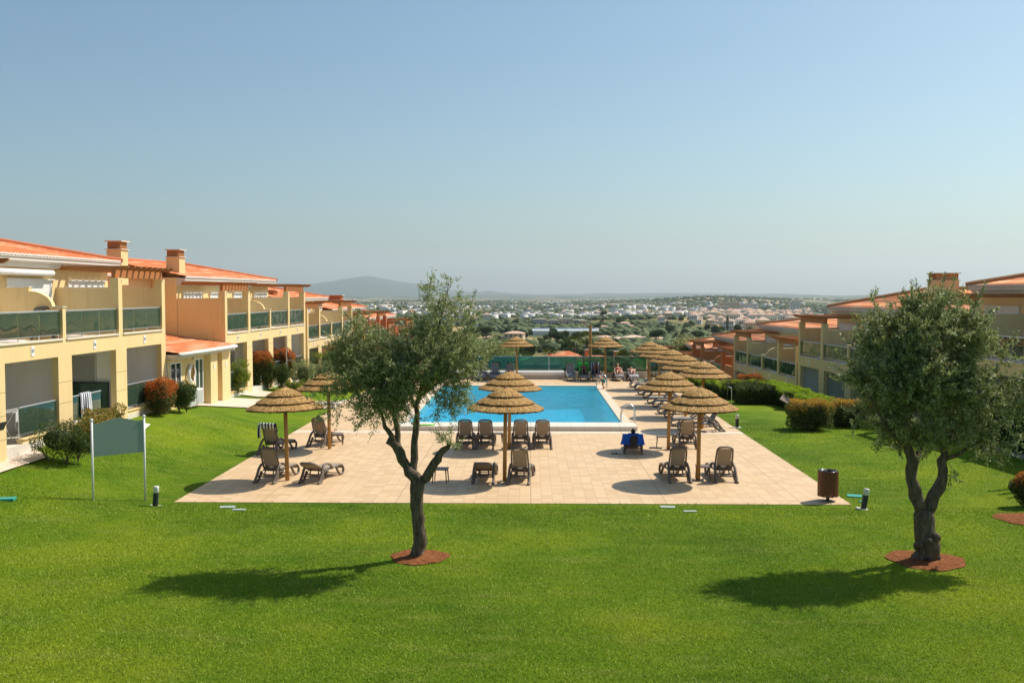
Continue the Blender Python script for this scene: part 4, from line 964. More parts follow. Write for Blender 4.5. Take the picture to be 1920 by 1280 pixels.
pl('palm', 0, 1100, 222, 1.22, 'tallest fan palm of the clump in the valley', gp, 0.5)
pl('palm', 0, 1122, 214, .98, 'shorter fan palm at the edge of the clump', gp, 0)
pl('palm', 0, 1170, 120, .95, 'yellowish palm between the far parasols', gp, -.6)
pl('palm', 0, 788, 118, 1.0, 'palm showing through the branches of the thin olive', gp, -2)
# scrub and garden trees in the valley
gs = 'scattered trees and scrub in the valley'
lab = {'round': 'round dark tree scattered in the dry valley', 'shrub': 'dark bush dotted on the straw-coloured valley fields', 'pine': 'broad pine among the valley houses', 'cypress': 'slim dark cypress among the valley houses', 'olive': 'grey-green tree in the valley'}
cnt = 0; rs_ = random.Random(21)
while cnt < 285:
    px = rs_.uniform(790, 1560); Y = 190 * (1400 / 190) ** (rs_.random() ** 1.15); x, y = spot(px, Y)
    if hn(x / 45, y / 60) + rs_.uniform(-.5, .9) < .15: continue
    if px > 1290 and Y > 900: continue
    if Y < 340 and 985 < px < 1235: continue
    if Y > 340 and 1000 < px < 1180 and rs_.random() < .25: continue
    kind = rs_.choices(['round', 'shrub', 'pine', 'cypress', 'olive'], [42, 38, 9, 6, 5] if Y > 450 else [45, 45, 3, 1, 6])[0]
    plant(kind, rs_.randrange(3), x, y, rs_.uniform(.6, 1.25) * (1 + Y / 2400), lab[kind], gs + ' ' + {'round': '(round)', 'shrub': '(bushes)', 'pine': '(pines)', 'cypress': '(cypresses)', 'olive': '(olives)'}[kind], rs_.uniform(0, 6), -.4); cnt += 1
# far woods : one mass of small crowns
rs = np.random.RandomState(4); ico = bmesh.new(); bmesh.ops.create_icosphere(ico, subdivisions=1, radius=1); iv = np.array([v_.co[:] for v_ in ico.verts]); fi = np.array([[v_.index for v_ in f_.verts] for f_ in ico.faces]); ico.free()
V_ = []; F_ = []; n_ = 0
for k in range(26000):
    Y = 260 * (7000 / 260) ** rs.uniform(0, 1) ; px = rs.uniform(560, 1680); x = (px - 995) / 1867 * Y
    if Y < 360 and 970 < px < 1240: continue
    if 1230 < px < 1540 and 1150 < Y < 2400 and rs.random_sample() < .8: continue
    if hn(x / (60 + Y * .03), Y / (80 + Y * .05)) + rs.uniform(-.5, .6) < .08: continue
    s = rs.uniform(1.6, 3.6) * (1 + Y / 4000); q = iv * np.array([s * rs.uniform(.8, 1.5), s, s * rs.uniform(.55, .9)]) * rs.uniform(.8, 1.2, (len(iv), 1)) + np.array([x, Y, ground(x, Y) + s * .45])
    V_.append(q); F_.append(fi + n_ * len(iv)); n_ += 1
M['wood'+'land'] = leafmat('far_wood', [(.04, .06, .022), (.07, .10, .035), (.11, .14, .055), (.16, .18, .08)], .0, .9)
o = np_mesh('far_woodland', np.concatenate(V_), np.concatenate(F_), M['woodland']); tag(o, 'hazy far-off woods over the valley floor', kind='stuff')

# ------------------------------------------------------------------ houses in the valley
M['hwhite'] = plain('house_white', (.74, .71, .66), .8, .08, .2); M['hcream'] = plain('house_cream', (.66, .52, .36), .8, .1, .2); M['hpink'] = plain('house_pink', (.72, .52, .46), .8, .1, .2)
M['hgrey'] = plain('house_grey', (.50, .46, .43), .8, .1, .2)
a = N('village_roof'); oi = a.n('ObjectInfo').outputs['Random']
M['hroof'] = a.done(a.prin(a.mix(a.noise(a.scale(a.obj(), (1, 1, 1)), 1.5, 4), a.ramp(oi, [(0, (.50, .22, .13)), (.5, (.60, .36, .25)), (1, (.64, .48, .36))]), (.66, .46, .34)), .9))
M['hblue'] = plain('blue_roof', (.10, .22, .38), .5, .1, .1); M['hflat'] = plain('flat_roof', (.52, .47, .40), .9, .1, .2)
def villa(w, d, h, wall, roof=True, far=False, pitch=.28, wings=(), flat=False, tiled=False, lamp=0):
    root = empty('house'); bodies = [(0, 0, w, d, h)] + list(wings); b = MB()
    for (x, y, ww, dd, hh) in bodies: b.box(x - ww / 2, x + ww / 2, y - dd / 2, y + dd / 2, -6, hh)
    wb = b; b = MB(); wn_ = []
    for (x, y, ww, dd, hh) in bodies:
        if flat: b.box(x - ww / 2 - .2, x + ww / 2 + .2, y - dd / 2 - .2, y + dd / 2 + .2, hh + .003, hh + .35)
        else:
            e = .6; X0, X1, Y0, Y1 = x - ww / 2 - e, x + ww / 2 + e, y - dd / 2 - e, y + dd / 2 + e; q = min(X1 - X0, Y1 - Y0) / 2 * .98; zr = hh + q * pitch
            if ww >= dd: rid = [(X0 + q, y, zr), (X1 - q, y, zr)]; fs = [(0, 1, 5, 4), (1, 2, 5), (2, 3, 4, 5), (3, 0, 4)]
            else: rid = [(x, Y0 + q, zr), (x, Y1 - q, zr)]; fs = [(0, 1, 4), (1, 2, 5, 4), (2, 3, 5), (3, 0, 4, 5)]
            b.add([(X0, Y0, hh + .02), (X1, Y0, hh + .02), (X1, Y1, hh + .02), (X0, Y1, hh + .02)] + rid, fs + [(3, 2, 1, 0)])
        fl = max(1, int(hh / 3)); nx = max(2, int(ww / 2.6))
        for r_ in range(fl):
            for i in range(nx):
                cx = x - ww / 2 + (i + .5) * ww / nx; wn_.append((cx - .5, cx + .5, y - dd / 2 - .03, y - dd / 2 + .1, r_ * 3 + .9, r_ * 3 + 2.2))
            for i in range(max(1, int(dd / 3.4))):
                cy_ = y - dd / 2 + (i + .5) * dd / max(1, int(dd / 3.4))
                for sx in (-1, 1): wn_.append((x + sx * (ww / 2 - .05), x + sx * (ww / 2 + .03), cy_ - .5, cy_ + .5, r_ * 3 + .9, r_ * 3 + 2.2))
    r = b.build('roof', M['hflat'] if flat else (M['roof'] if tiled else M['hroof']), root); 
    for q in wn_:
        if far: wb.box(*q, 1)
        else: k_ = MB(); k_.box(*q); k_.build('window', M['window'], root)
    wb.build('wall', [wall, M['window']], root); return root
def vset(far): return [villa(13, 10, 6, M['hwhite'], far=far), villa(15, 9, 3.4, M['hcream'], far=far), villa(11, 9, 6.2, M['hwhite'], far=far, wings=[(8, 1, 6, 7, 3.2)]), villa(12, 9, 6, M['hcream'], far=far, wings=[(-7, -2, 7, 6, 3.2)]), villa(14, 10, 6.5, M['hgrey'], far=far), villa(12, 9, 6, M['hwhite'], far=far, flat=True)]
VP = vset(False); VF = vset(True)
names_ = ['white two-storey house with a hipped tile roof', 'low cream bungalow with a tile roof', 'white house with a lower side wing', 'cream house with a lower front wing', 'grey-walled house with a broad tile roof', 'white flat-roofed house']
def house(i, px, Y, sc=1, label=None, group='houses scattered in the valley', rz=None, zo=0):
    src = VP[i]; o = src if src.name not in used else copy_tree(src); used.add(src.name); x, y = spot(px, Y)
    o.location = (x, y, ground(x, y) + zo); o.scale = (sc,) * 3; o.rotation_euler = (0, 0, rnd.uniform(-.6, .6) if rz is None else rz); tag(o, label or names_[i] + ' out in the valley', 'house', group if label is None else None); return o
NEAR = [(1, 1020, 205, .8, 'small red-roofed house behind the pale palm'), (3, 985, 235, .8, 'house with red roof half hidden behind the first far parasol'), (1, 925, 640, 1.2, 'flat ochre building left of the blue-roofed hall'), (3, 965, 620, 1.5, 'ochre farm buildings beside the blue-roofed hall'),
        (5, 1165, 560, 1.0, 'white house with flat terraces at the end of the scrub'), (4, 1187, 520, 1.15, 'large grey and ochre villa with a broad tile roof'), (0, 1162, 540, 1.0, 'white house beside the large grey villa'), (2, 1232, 530, 1.0, 'white gabled house before the dark trees'),
        (1, 1215, 455, 1.0, 'cream bungalow with a pink roof below the grey villa'), (3, 1295, 460, 1.1, 'cream villa with arches above the olive trees'), (2, 1135, 600, 1.0, 'white house with two wings near the ochre field'), (5, 1290, 330, 1.0, 'low white flat-roofed house behind the orange chimneys'),
        (1, 1330, 470, .9, 'yellow bungalow by the pale track'), (0, 1118, 820, 1.0, 'white house with pink roof at the field edge'), (2, 1170, 960, 1.3, 'large white villa on the rise'), (2, 1130, 880, 1.1, 'white villa cluster beyond the blue-roofed hall'), (1, 1365, 520, 1.0, 'ochre bungalow above the near orange roof'), (5, 1345, 395, .9, 'white flat-roofed house over the near tiled roof')]
for q in NEAR: house(q[0], q[1], q[2], q[3] * .66, q[4])
# red-roofed neighbours just under the fence line, with chimneys
def neighbour(px, Y, w, d, h, rz, zr, label):
    root = villa(w, d, h, M['red'], tiled=True, pitch=.42); x, y = spot(px, Y); root.location = (x, y, zr); root.rotation_euler = (0, 0, rz); tag(root, label, 'house')
    chimney(root, w * .36, -d * .1, .8, .8, h, h + 2.4, M['red']); return root
neighbour(1062, 175, 10, 9, 5.5, .15, -11.6, 'red house with a hipped roof and twin chimneys between the far parasols')
neighbour(1118, 150, 9, 7, 5.0, -.25, -9.9, 'red house whose pale-edged tile roof runs behind the second far parasol')
neighbour(1180, 135, 7, 7, 5.0, .3, -8.9, 'red house with a square chimney under the first parasol of the far row')
neighbour(1010, 190, 6, 7, 5.0, .1, -12.3, 'red-roofed house with pale wall beside the pale palm')
# the blue-roofed hall and the flats behind
x, y = spot(1060, 800); root = empty('warehouse', (x, y, ground(x, y))); tag(root, 'long low hall with striped blue and white roof', 'warehouse')
b = MB(); b.box(-26, 26, -8, 8, -5, 3.6); b.build('wall', M['hwhite'], root)
b = MB()
for k in range(6): b.prism([(-8.4 + k * 2.8, 3.65), (-8.4 + k * 2.8 + 1.4, 4.5 + k * .15), (-8.4 + k * 2.8 + 2.8, 3.65)], -26.5, 26.5, 'x', k % 2)
b.build('roof', [M['white'], M['hblue']], root)
for k, (px, Y, w, h, mt_, lb) in enumerate([(1012, 1050, 26, 17, 'hgrey', 'grey block of flats behind the blue-roofed hall'), (1037, 1050, 20, 15, 'hpink', 'pink block of flats next to the grey one'), (1060, 1060, 24, 17, 'hpink', 'longer pink block of flats in the middle of the strip'), (1085, 1050, 20, 14, 'hgrey', 'brown-grey block of flats at the end of the strip'), (1093, 1040, 16, 13, 'hcream', 'low cream block of flats past the pink ones'),
        (1365, 2350, 60, 26, 'hcream', 'tall cream apartment block over the white town'), (1395, 2400, 70, 22, 'hwhite', 'long white apartment block over the white town'), (1487, 2300, 26, 30, 'hwhite', 'lone tall white tower at the edge of the town'), (1480, 2100, 120, 12, 'hgrey', 'long dark grey block before the white tower'), (1345, 2300, 60, 16, 'hgrey', 'grey block of flats in the old part of the white town')]):
    x, y = spot(px, Y); root = empty('apartment_block', (x, y, ground(x, y) - (2 if Y > 2000 else 0))); tag(root, lb, 'apartment block'); b = MB(); h *= .5 if Y < 1500 else .9; w *= .55 if Y < 1500 else .8; b.box(-w / 2, w / 2, -7, 7, -8, h); g_ = b
    for r_ in range(int(h / 3)):
        for i in range(int(w / 3.4)): g_.box(-w / 2 + 1 + i * 3.4, -w / 2 + 2.6 + i * 3.4, -7.04, -6.9, r_ * 3 + .9, r_ * 3 + 2.4, 1)
    b.build('wall', [M[mt_], M['window']], root); r_ = MB(); r_.box(-w / 2 - .4, w / 2 + .4, -7.4, 7.4, h + .003, h + .6); r_.build('roof', M['hflat'], root)
# the white town: three hundred separate houses
rs_ = random.Random(9); cnt = 0
while cnt < 275:
    if cnt < 215:
        px = rs_.gauss(1400, 75); Y = rs_.uniform(800, 2100)
        if not 1235 < px < 1540: continue
        if px < 1300 and (Y > 1650 or Y < 1150): continue
        if px < 1360 and Y < 950: continue
    else:
        px = rs_.uniform(700, 1560); Y = rs_.uniform(1000, 2900)
    i = rs_.choices([0, 1, 2, 3, 5], [40, 8, 30, 10, 12])[0]; x, y = spot(px, Y); src = VF[i]; o = src if src.name not in used else copy_tree(src); used.add(src.name)
    o.location = (x, y, ground(x, y)); s_ = rs_.uniform(.5, .8); o.scale = (s_, s_, s_ * rs_.uniform(1.8, 2.5)); o.rotation_euler = (0, 0, rs_.uniform(-.5, .5)); tag(o, names_[i] + (' packed into the white town' if cnt < 215 else ' far out in the hazy valley'), 'house', 'houses of the white town' if cnt < 215 else 'houses far out in the valley'); cnt += 1
# beyond that: one mass of tiny far buildings
V_ = []; F_ = []; MI = []; n_ = 0; rs = np.random.RandomState(12)
cube = np.array([(-1, -1, -1), (1, -1, -1), (1, 1, -1), (-1, 1, -1), (-1, -1, 1), (1, -1, 1), (1, 1, 1), (-1, 1, 1)]) * .5; cf = np.array([(0, 1, 5, 4), (1, 2, 6, 5), (2, 3, 7, 6), (3, 0, 4, 7), (4, 5, 6, 7)])
for k in range(1900):
    px = rs.uniform(560, 1600); Y = 1500 * (9000 / 1500) ** rs.uniform(0, 1); x = (px - 995) / 1867 * Y
    if hn(x / 500 + 3, Y / 700) + rs.uniform(-.7, .5) < (.25 if px > 950 else .62): continue
    s = rs.uniform(5, 10) * (1 + Y / 11000); th = rs.uniform(-.5, .5); q = cube * np.array([s * rs.uniform(1, 2.2), s, rs.uniform(6, 10)])
    q = np.stack([q[:, 0] * math.cos(th) - q[:, 1] * math.sin(th), q[:, 0] * math.sin(th) + q[:, 1] * math.cos(th), q[:, 2]], -1) + np.array([x, Y, ground(x, Y) + 2.5])
    V_.append(q); F_.append(cf + n_ * 8); MI += [0, 0, 0, 0, rs.choice([0, 1, 1])]; n_ += 1
o = np_mesh('far_town', np.concatenate(V_), np.concatenate(F_), [M['hwhite'], M['hroof']], mi=MI); tag(o, 'sprinkle of pale far-off buildings in the haze', kind='stuff')

for src in VP + VF + [t for k in PR for t in PR[k]]:
    if src.name not in used:
        for ch in list(src.children): bpy.data.objects.remove(ch)
        bpy.data.objects.remove(src)
# ------------------------------------------------------------------ parasols
a = N('thatch'); p = a.obj(); sp = a.n('SeparateXYZ', {0: p})
an_ = a.math('ARCTAN2', sp.outputs[1], sp.outputs[0]); rr_ = a.math('POWER', a.math('ADD', a.math('MULTIPLY', sp.outputs[0], sp.outputs[0]), a.math('MULTIPLY', sp.outputs[1], sp.outputs[1])), .5)
cv = a.n('CombineXYZ', {0: a.math('MULTIPLY', an_, 26), 1: a.math('MULTIPLY', rr_, 2.0), 2: a.math('MULTIPLY', sp.outputs[2], 2)}).outputs[0]
st = a.noise(cv, 1.6, 5, .7)
M['thatch'] = a.done(a.prin(a.ramp(st, [(.28, (.15, .07, .022)), (.48, (.42, .23, .07)), (.68, (.62, .38, .14))]), .85, a.bump(st, 1, .03), spec=.15))
M['thatch_rim'] = plain('shaded_thatch_ends', (.10, .055, .025), .95, .5, 60)  # straw ends darkened to paint the shadow lines under each tier
a = N('straw'); ri = a.n('NewGeometry').outputs['Random Per Island']
M['straw'] = a.done(a.prin(a.ramp(ri, [(0, (.17, .08, .022)), (.35, (.42, .225, .065)), (.7, (.60, .36, .12)), (1, (.78, .54, .24))]), .75, spec=.25))
def make_parasol(seed=1):
    rs = np.random.RandomState(seed); root = empty('thatched_parasol')
    b = MB(); b.tube([(0, 0, -.05), (.0, 0, 1.2), (0, 0, 2.85)], [.068, .066, .06], 12); b.build('pole', M['pole'], root, smooth=True)
    tiers = [(.04, 3.05, .58, 2.80), (.46, 2.795, .93, 2.58), (.82, 2.56, 1.25, 2.385)]
    prof = []; b = MB(); n = 96
    for (r0, z0, r1, z1) in tiers:
        vs = []; base = [(r0, z0), ((r0 + r1) / 2, z0 + (z1 - z0) * .46 + .012), (r1, z1), (r1 - .012, z1 - .045), (r0 + .02, z0 - .06)]
        for i, (r, z) in enumerate(base):
            for j in range(n):
                t = 2 * math.pi * j / n; jr = rs.normal(0, .012) if i in (2, 3) else 0; jz = rs.normal(0, .007) if i else 0
                vs.append(((r + jr) * math.cos(t), (r + jr) * math.sin(t), z + jz))
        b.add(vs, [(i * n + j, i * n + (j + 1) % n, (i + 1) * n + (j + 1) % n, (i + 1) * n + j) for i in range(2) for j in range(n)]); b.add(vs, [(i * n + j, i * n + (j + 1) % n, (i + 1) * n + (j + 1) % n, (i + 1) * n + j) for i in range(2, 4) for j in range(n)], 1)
    th = b.build('thatch', [M['thatch'], M['thatch_rim']], root, fix=False)
    V = []; 
    for (r0, z0, r1, z1) in tiers:
        m_ = int(1500 * (r1 ** 2 - r0 ** 2 + .3)); t = rs.uniform(0, 2 * math.pi, m_); L = rs.uniform(.2, .42, m_); re = r0 + (r1 - r0) * rs.uniform(.25, 1.0, m_) ** .6 + rs.normal(0, .012, m_); rs0 = np.maximum(r0, re - L)
        sl = (z1 - z0) / (r1 - r0); zf = lambda r: z0 + (r - r0) * sl + .012 * np.sin(np.clip((r - r0) / (r1 - r0), 0, 1) * math.pi)
        re = np.minimum(re, r1 + .012); t2 = t + rs.normal(0, .012, m_); w = rs.uniform(.006, .012, m_); lift = rs.uniform(.005, .016, m_)
        for s_, rr, tt, dz in ((-1, rs0, t, .004), (1, rs0, t, .004), (1, re, t2, lift), (-1, re, t2, lift)):
            V.append(np.stack([rr * np.cos(tt) - s_ * w * np.sin(tt), rr * np.sin(tt) + s_ * w * np.cos(tt), zf(rr) + dz + 0 * rr], -1))
        k = len(V); blk = np.stack(V[-4:], 1); V = V[:-4] + [blk.reshape(-1, 3)]
    V = np.concatenate(V); np_mesh('loose_straw', V, np.arange(len(V)).reshape(-1, 4), M['straw'], th)
    b = MB(); b.lathe([(.002, 3.09), (.05, 3.08), (.085, 3.03), (.10, 2.98)], 16, caps=False); b.build('cap', plain('thatch_cap', (.24, .12, .06), .8, .3, 20), root, smooth=True)
    b = MB()
    for k in range(10):
        t = 2 * math.pi * k / 10; b.tube([(.05 * math.cos(t), .05 * math.sin(t), 2.78), (1.16 * math.cos(t), 1.16 * math.sin(t), 2.36)], .014, 5)
    for r, z in ((.5, 2.6), (.95, 2.43)): b.tube([(r * math.cos(t), r * math.sin(t), z) for t in np.linspace(0, 2 * math.pi, 25)], .012, 5, caps=False)
    b.build('ribs', M['pole'], root, fix=False)
    return root
protoP = make_parasol(); usedP = []
def parasol(X, Y, label, sc=1):
    o = protoP if not usedP else copy_tree(protoP); usedP.append(1); o.location = (X, Y, 0); o.rotation_euler = (R(rnd.uniform(-1, 1)), R(rnd.uniform(-1, 1)), rnd.uniform(0, 6)); o.scale = (sc, sc, 1)
    tag(o, label, 'parasol', 'thatched parasols round the pool')
for px, py, lb in ((539, 900, 'thatched parasol nearest the lawn, over the recliner pair beside the sign'), (618, 841, 'thatched parasol half covered by the thin olive, beside the lying guest'), (946, 901, 'thatched parasol in front, in the middle of the deck before the pool'),
                   (954.5, 841, 'thatched parasol directly behind the middle front one, over the water edge'), (1309, 900, 'thatched parasol between the two upright recliners nearest the waste bin'), (1253, 842, 'thatched parasol beside the blue towel recliner')):
    q = at(px, py, 0); parasol(q.x, q.y, lb)
for k, (Y, X) in enumerate(((44.9, 7.75), (49.5, 7.72), (54.3, 7.68), (59.1, 7.65), (63.7, 7.6))):
    parasol(X, Y, ['nearest parasol of the row along the far side of the pool, beside the lawn lamp', 'second parasol of the row beside the pool', 'third parasol of the row beside the pool', 'fourth parasol of the row beside the pool', 'farthest parasol of the row beside the pool, near the fence corner'][k])
parasol(-.97, 70.4, 'parasol against the glass fence, over the grey empty recliners'); parasol(5.3, 70.4, 'parasol against the glass fence, over the green and striped towels')

# ------------------------------------------------------------------ recliners
def rail_path(pts, k=4):
    out = []; P_ = [Vector(p) for p in pts]
    for i in range(len(P_) - 1):
        p0, p1, p2, p3 = P_[max(i - 1, 0)], P_[i], P_[i + 1], P_[min(i + 2, len(P_) - 1)]
        for q in range(k):
            t = q / k; out.append(.5 * ((2 * p1) + (p2 - p0) * t + (2 * p0 - 5 * p1 + 4 * p2 - p3) * t * t + (3 * p1 - p0 - 3 * p2 + p3) * t ** 3))
    out.append(P_[-1]); return out
def make_lounger(ang, frame_m, sling_m):
    root = empty('sun_lounger'); hy, hz, bl_ = -.22, .35, .84
    b = MB()
    for s in (-1, 1): b.tube(rail_path([(s * .27, hy - .05, .345), (s * .27, .4, .35), (s * .27, .95, .345), (s * .265, 1.09, .31), (s * .255, 1.13, .24)]), .032, 6, flat=1.3)
    b.tube(rail_path([(-.255, 1.13, .24), (-.1, 1.15, .225), (.1, 1.15, .225), (.255, 1.13, .24)]), .028, 6); b.box(-.27, .27, -.26, -.22, .32, .35); b.box(-.27, .27, .3, .34, .31, .335)
    seat = b.build('seat', frame_m, root, smooth=True, fix=False)
    b = MB(); b.box(-.245, .245, -.2, 1.05, .358, .372); b.add([(-.25, 1.05, .354), (.25, 1.05, .354), (.235, 1.12, .25), (-.235, 1.12, .25)], [(0, 1, 2, 3)]); b.build('seat_fabric', sling_m, seat, fix=False)
    ca, sa = math.cos(ang), math.sin(ang)
    def B(x, t, o=0): return (x, hy - t * ca - o * sa, hz + t * sa - o * ca)
    b = MB(); out = [B(-.24, 0), B(-.275, .12), B(-.27, .45), B(-.255, .72), B(-.215, .80), B(-.12, .84), B(.12, .84), B(.215, .80), B(.255, .72), B(.27, .45), B(.275, .12), B(.24, 0)]
    b.tube(rail_path(out, 3), .045, 6, flat=.62); b.tube([B(-.26, .10, .01), B(0, .07, .015), B(.26, .10, .01)], .036, 6); b.tube([B(-.25, .02), B(.25, .02)], .025, 6)
    for k in range(-4, 5): b.tube([B(k * .048, .775, .015), B(k * .048, .80, .015)], .014, 5)
    for k in range(6):
        for s in (-1, 1): b.tube([B(s * .232, .22 + k * .09, .015), B(s * .245, .245 + k * .09, .015)], .013, 5)
    back = b.build('backrest', frame_m, root, smooth=True, fix=False)
    b = MB(); b.add([B(-.225, .12, -.008), B(.225, .12, -.008), B(.225, .77, -.008), B(-.225, .77, -.008), B(-.225, .12, .004), B(.225, .12, .004), B(.225, .77, .004), B(-.225, .77, .004)], [(0, 1, 2, 3), (7, 6, 5, 4), (0, 4, 5, 1), (1, 5, 6, 2), (2, 6, 7, 3), (3, 7, 4, 0)])
    b.build('back_fabric', sling_m, back, fix=False)
    for s in (-1, 1):
        b = MB(); x = s * .31
        b.tube(rail_path([(s * .285, .30, .33), (x, .16, .44), (x, -.02, .53), (x, -.22, .57), (x, -.40, .52), (s * .325, -.52, .40)]), .036, 6, flat=1.3)
        b.build('armrest', frame_m, root, smooth=True, fix=False)
        b = MB(); b.tube(rail_path([(s * .325, -.52, .40), (s * .33, -.62, .24), (s * .335, -.76, .08), (s * .335, -.84, .03), (s * .335, -.74, .02), (s * .33, -.60, .035), (s * .315, -.52, .10), (s * .30, -.45, .22), (s * .285, -.38, .33)]), .036, 6, flat=1.3)
        b.build('leg', frame_m, root, smooth=True, fix=False)
        b = MB(); b.tube(rail_path([(s * .27, 1.06, .32), (s * .285, 1.16, .20), (s * .29, 1.12, .06), (s * .29, 1.00, .022), (s * .285, .86, .06), (s * .275, .72, .20), (s * .27, .62, .335)]), .034, 6, flat=1.3)
        b.build('leg', frame_m, root, smooth=True, fix=False)
    b = MB(); b.tube([(-.33, -.60, .2), (.33, -.60, .2)], .028, 6); b.build('crossbar', frame_m, root, smooth=True, fix=False)
    b = MB(); b.tube([(-.3, -.42, .26), (-.12, -.5, .24), (.12, -.5, .24), (.3, -.42, .26)], .03, 6); b.build('crossbar', frame_m, root, smooth=True, fix=False)
    b = MB(); b.tube([(-.285, .86, .08), (.285, .86, .08)], .016, 6); b.build('crossbar', frame_m, root, smooth=True, fix=False)
    for s in (-1, 1): b = MB(); b.tube([B(s * .14, .16, .02), (s * .15, -.46, .25)], .024, 5); b.build('brace', frame_m, root, smooth=True, fix=False)
    return root
LP_ = {}
def lproto(kind):
    if kind not in LP_:
        an_, fm, sm_ = {'up': (R(68), 'resin', 'sling'), 'low': (R(24), 'resin', 'sling'), 'mid': (R(27), 'resin', 'sling'), 'gup': (R(62), 'resin_grey', 'sling_grey'), 'gflat': (R(4), 'resin_grey', 'sling_grey'), 'tflat': (R(5), 'resin', 'sling_grey')}[kind]
        LP_[kind] = [make_lounger(an_, M[fm], M[sm_]), False]
    return LP_[kind]
def lounger(kind, X, Y, rz, label, z=0, group='sun loungers round the pool'):
    e = lproto(kind); o = e[0] if not e[1] else copy_tree(e[0]); e[1] = True
    o.location = (X, Y, z); o.rotation_euler = (0, 0, rz); tag(o, label, 'sun lounger', group); return o
def L_at(kind, px, py, rz, label):
    q = at(px, py, 0); f_ = Vector((-math.sin(rz), math.cos(rz))); return lounger(kind, q.x + f_.x * .72, q.y + f_.y * .72, rz, label)
A_ = L_at('up', 497, 906, R(-12), 'upright brown recliner beside the pole of the parasol nearest the sign')
L_at('low', 582, 906, R(-14), 'lowered brown recliner on the pool side of the parasol nearest the sign')
C_ = L_at('up', 499, 853, R(-14), 'upright brown recliner with a striped towel over its back')
D_ = L_at('up', 591, 838, R(-16), 'upright brown recliner in which a guest lies with bare feet up')
for px, k in ((871, 'first'), (909, 'second'), (977, 'third'), (1018, 'fourth')): L_at('up', px, 842, R(-2 if px < 950 else 3), k + ' of the four upright recliners facing the pool, counted from the thin olive')
L_at('low', 906, 906, R(-3), 'lowered brown recliner behind the middle front parasol pole')
L_at('up', 972, 908, R(-7), 'upright brown recliner touching the middle front parasol pole')
L_at('up', 1275, 905, R(4), 'upright brown recliner on the olive side of the parasol nearest the bin')
L_at('up', 1362, 905, R(2), 'upright brown recliner closest to the wooden waste bin')
L_at('up', 1291, 842, R(2), 'upright brown recliner half behind the parasol pole nearest the bin')
N_ = L_at('mid', 1187, 850, R(-8), 'half-lowered recliner draped with a bright blue towel')
for k, (Y, kd, lb) in enumerate(((44.2, 'gup', 'grey recliner with raised back, nearest of the side row'), (45.9, 'gup', 'second grey recliner with raised back in the side row'), (48.9, 'gflat', 'flat grey recliner just past the two raised ones'), (50.6, 'gflat', 'flat grey recliner beyond the second row parasol'),
                                 (53.5, 'gflat', 'flat grey recliner before the third row parasol'), (55.2, 'gflat', 'flat grey recliner after the third row parasol'), (58.2, 'tflat', 'brown-framed recliner carrying a colourful towel'), (60.0, 'gflat', 'flat recliner after the fourth row parasol'), (63.0, 'gup', 'dark recliner with raised back before the farthest row parasol'), (64.8, 'gflat', 'last flat recliner of the side row'))):
    lounger(kd, 7.75 - (.1 if k % 2 else 0), Y, R(90 + rnd.uniform(-4, 4)), lb)
# the far row by the fence, feet towards the photographer
def back(px, kd, lb): X = (px - 995) / 1867 * 70.3; return lounger(kd, X, 70.4, R(180), lb)
back(904, 'gup', 'grey recliner by the fence closest to the thin olive crown'); back(928, 'gup', 'middle grey recliner of three empty ones by the fence'); back(956, 'gup', 'grey recliner by the fence beside the white cover box')
E1 = back(1070, 'gup', 'pale recliner by the fence with a folded striped towel'); E2 = back(1095, 'gup', 'recliner by the fence covered with a green towel'); E3 = back(1118, 'gup', 'recliner by the fence covered with a blue and white striped towel')
E4 = lounger('tflat', (1160 - 995) / 1867 * 70.2, 70.2, R(180), 'flat recliner under the sunbathing woman in red'); E5 = lounger('tflat', (1186 - 995) / 1867 * 70.2, 70.2, R(180), 'flat recliner under the black and white striped towel')
lounger('up', -12.2, 61.2, R(-70), 'recliner standing on the lawn behind the thin olive'); 
lounger('gup', -16.9, 34.3, R(20), 'dark recliner on the upper balcony of the nearest terrace', 4.53, None); lounger('gflat', -16.3, 58.6, R(5), 'recliner with blue cushion on the second terrace balcony', 4.05, None)
def make_table():
    root = empty('side_table'); b = MB(); b.box(-.25, .25, -.25, .25, .415, .45); b.build('table_top', M['resin'], root, bevel=.012)
    for sx in (-1, 1):
        for sy in (-1, 1):
            b = MB(); b.tube([(sx * .2, sy * .2, .415), (sx * .23, sy * .23, 0)], [.024, .018], 6); b.build('leg', M['resin'], root, fix=False)
    return root
tp = make_table(); tu = []
def table(X, Y, lb, rz=0): o = tp if not tu else copy_tree(tp); tu.append(1); o.location = (X, Y, 0); o.rotation_euler = (0, 0, rz); tag(o, lb, 'side table', 'small plastic side tables'); return o
for px, py, lb in ((632, 833, 'brown side table at the bare feet of the lying guest'), (932, 832, 'brown side table between the second and third of the four recliners'), (826, 903, 'brown side table seen behind the low olive branch'), (1318, 898, 'brown side table between the two recliners nearest the bin'), (1242, 838, 'brown side table at the parasol pole beside the blue towel recliner'),
                   (979, 709, 'brown side table by the fence next to the white cover box'), (1141, 708, 'side table by the fence holding green and blue towels')): q = at(px, py, 0); table(q.x, q.y, lb, rnd.uniform(-.15, .15))
table(7.4, 51.9, 'brown side table between the flat grey recliners'); 

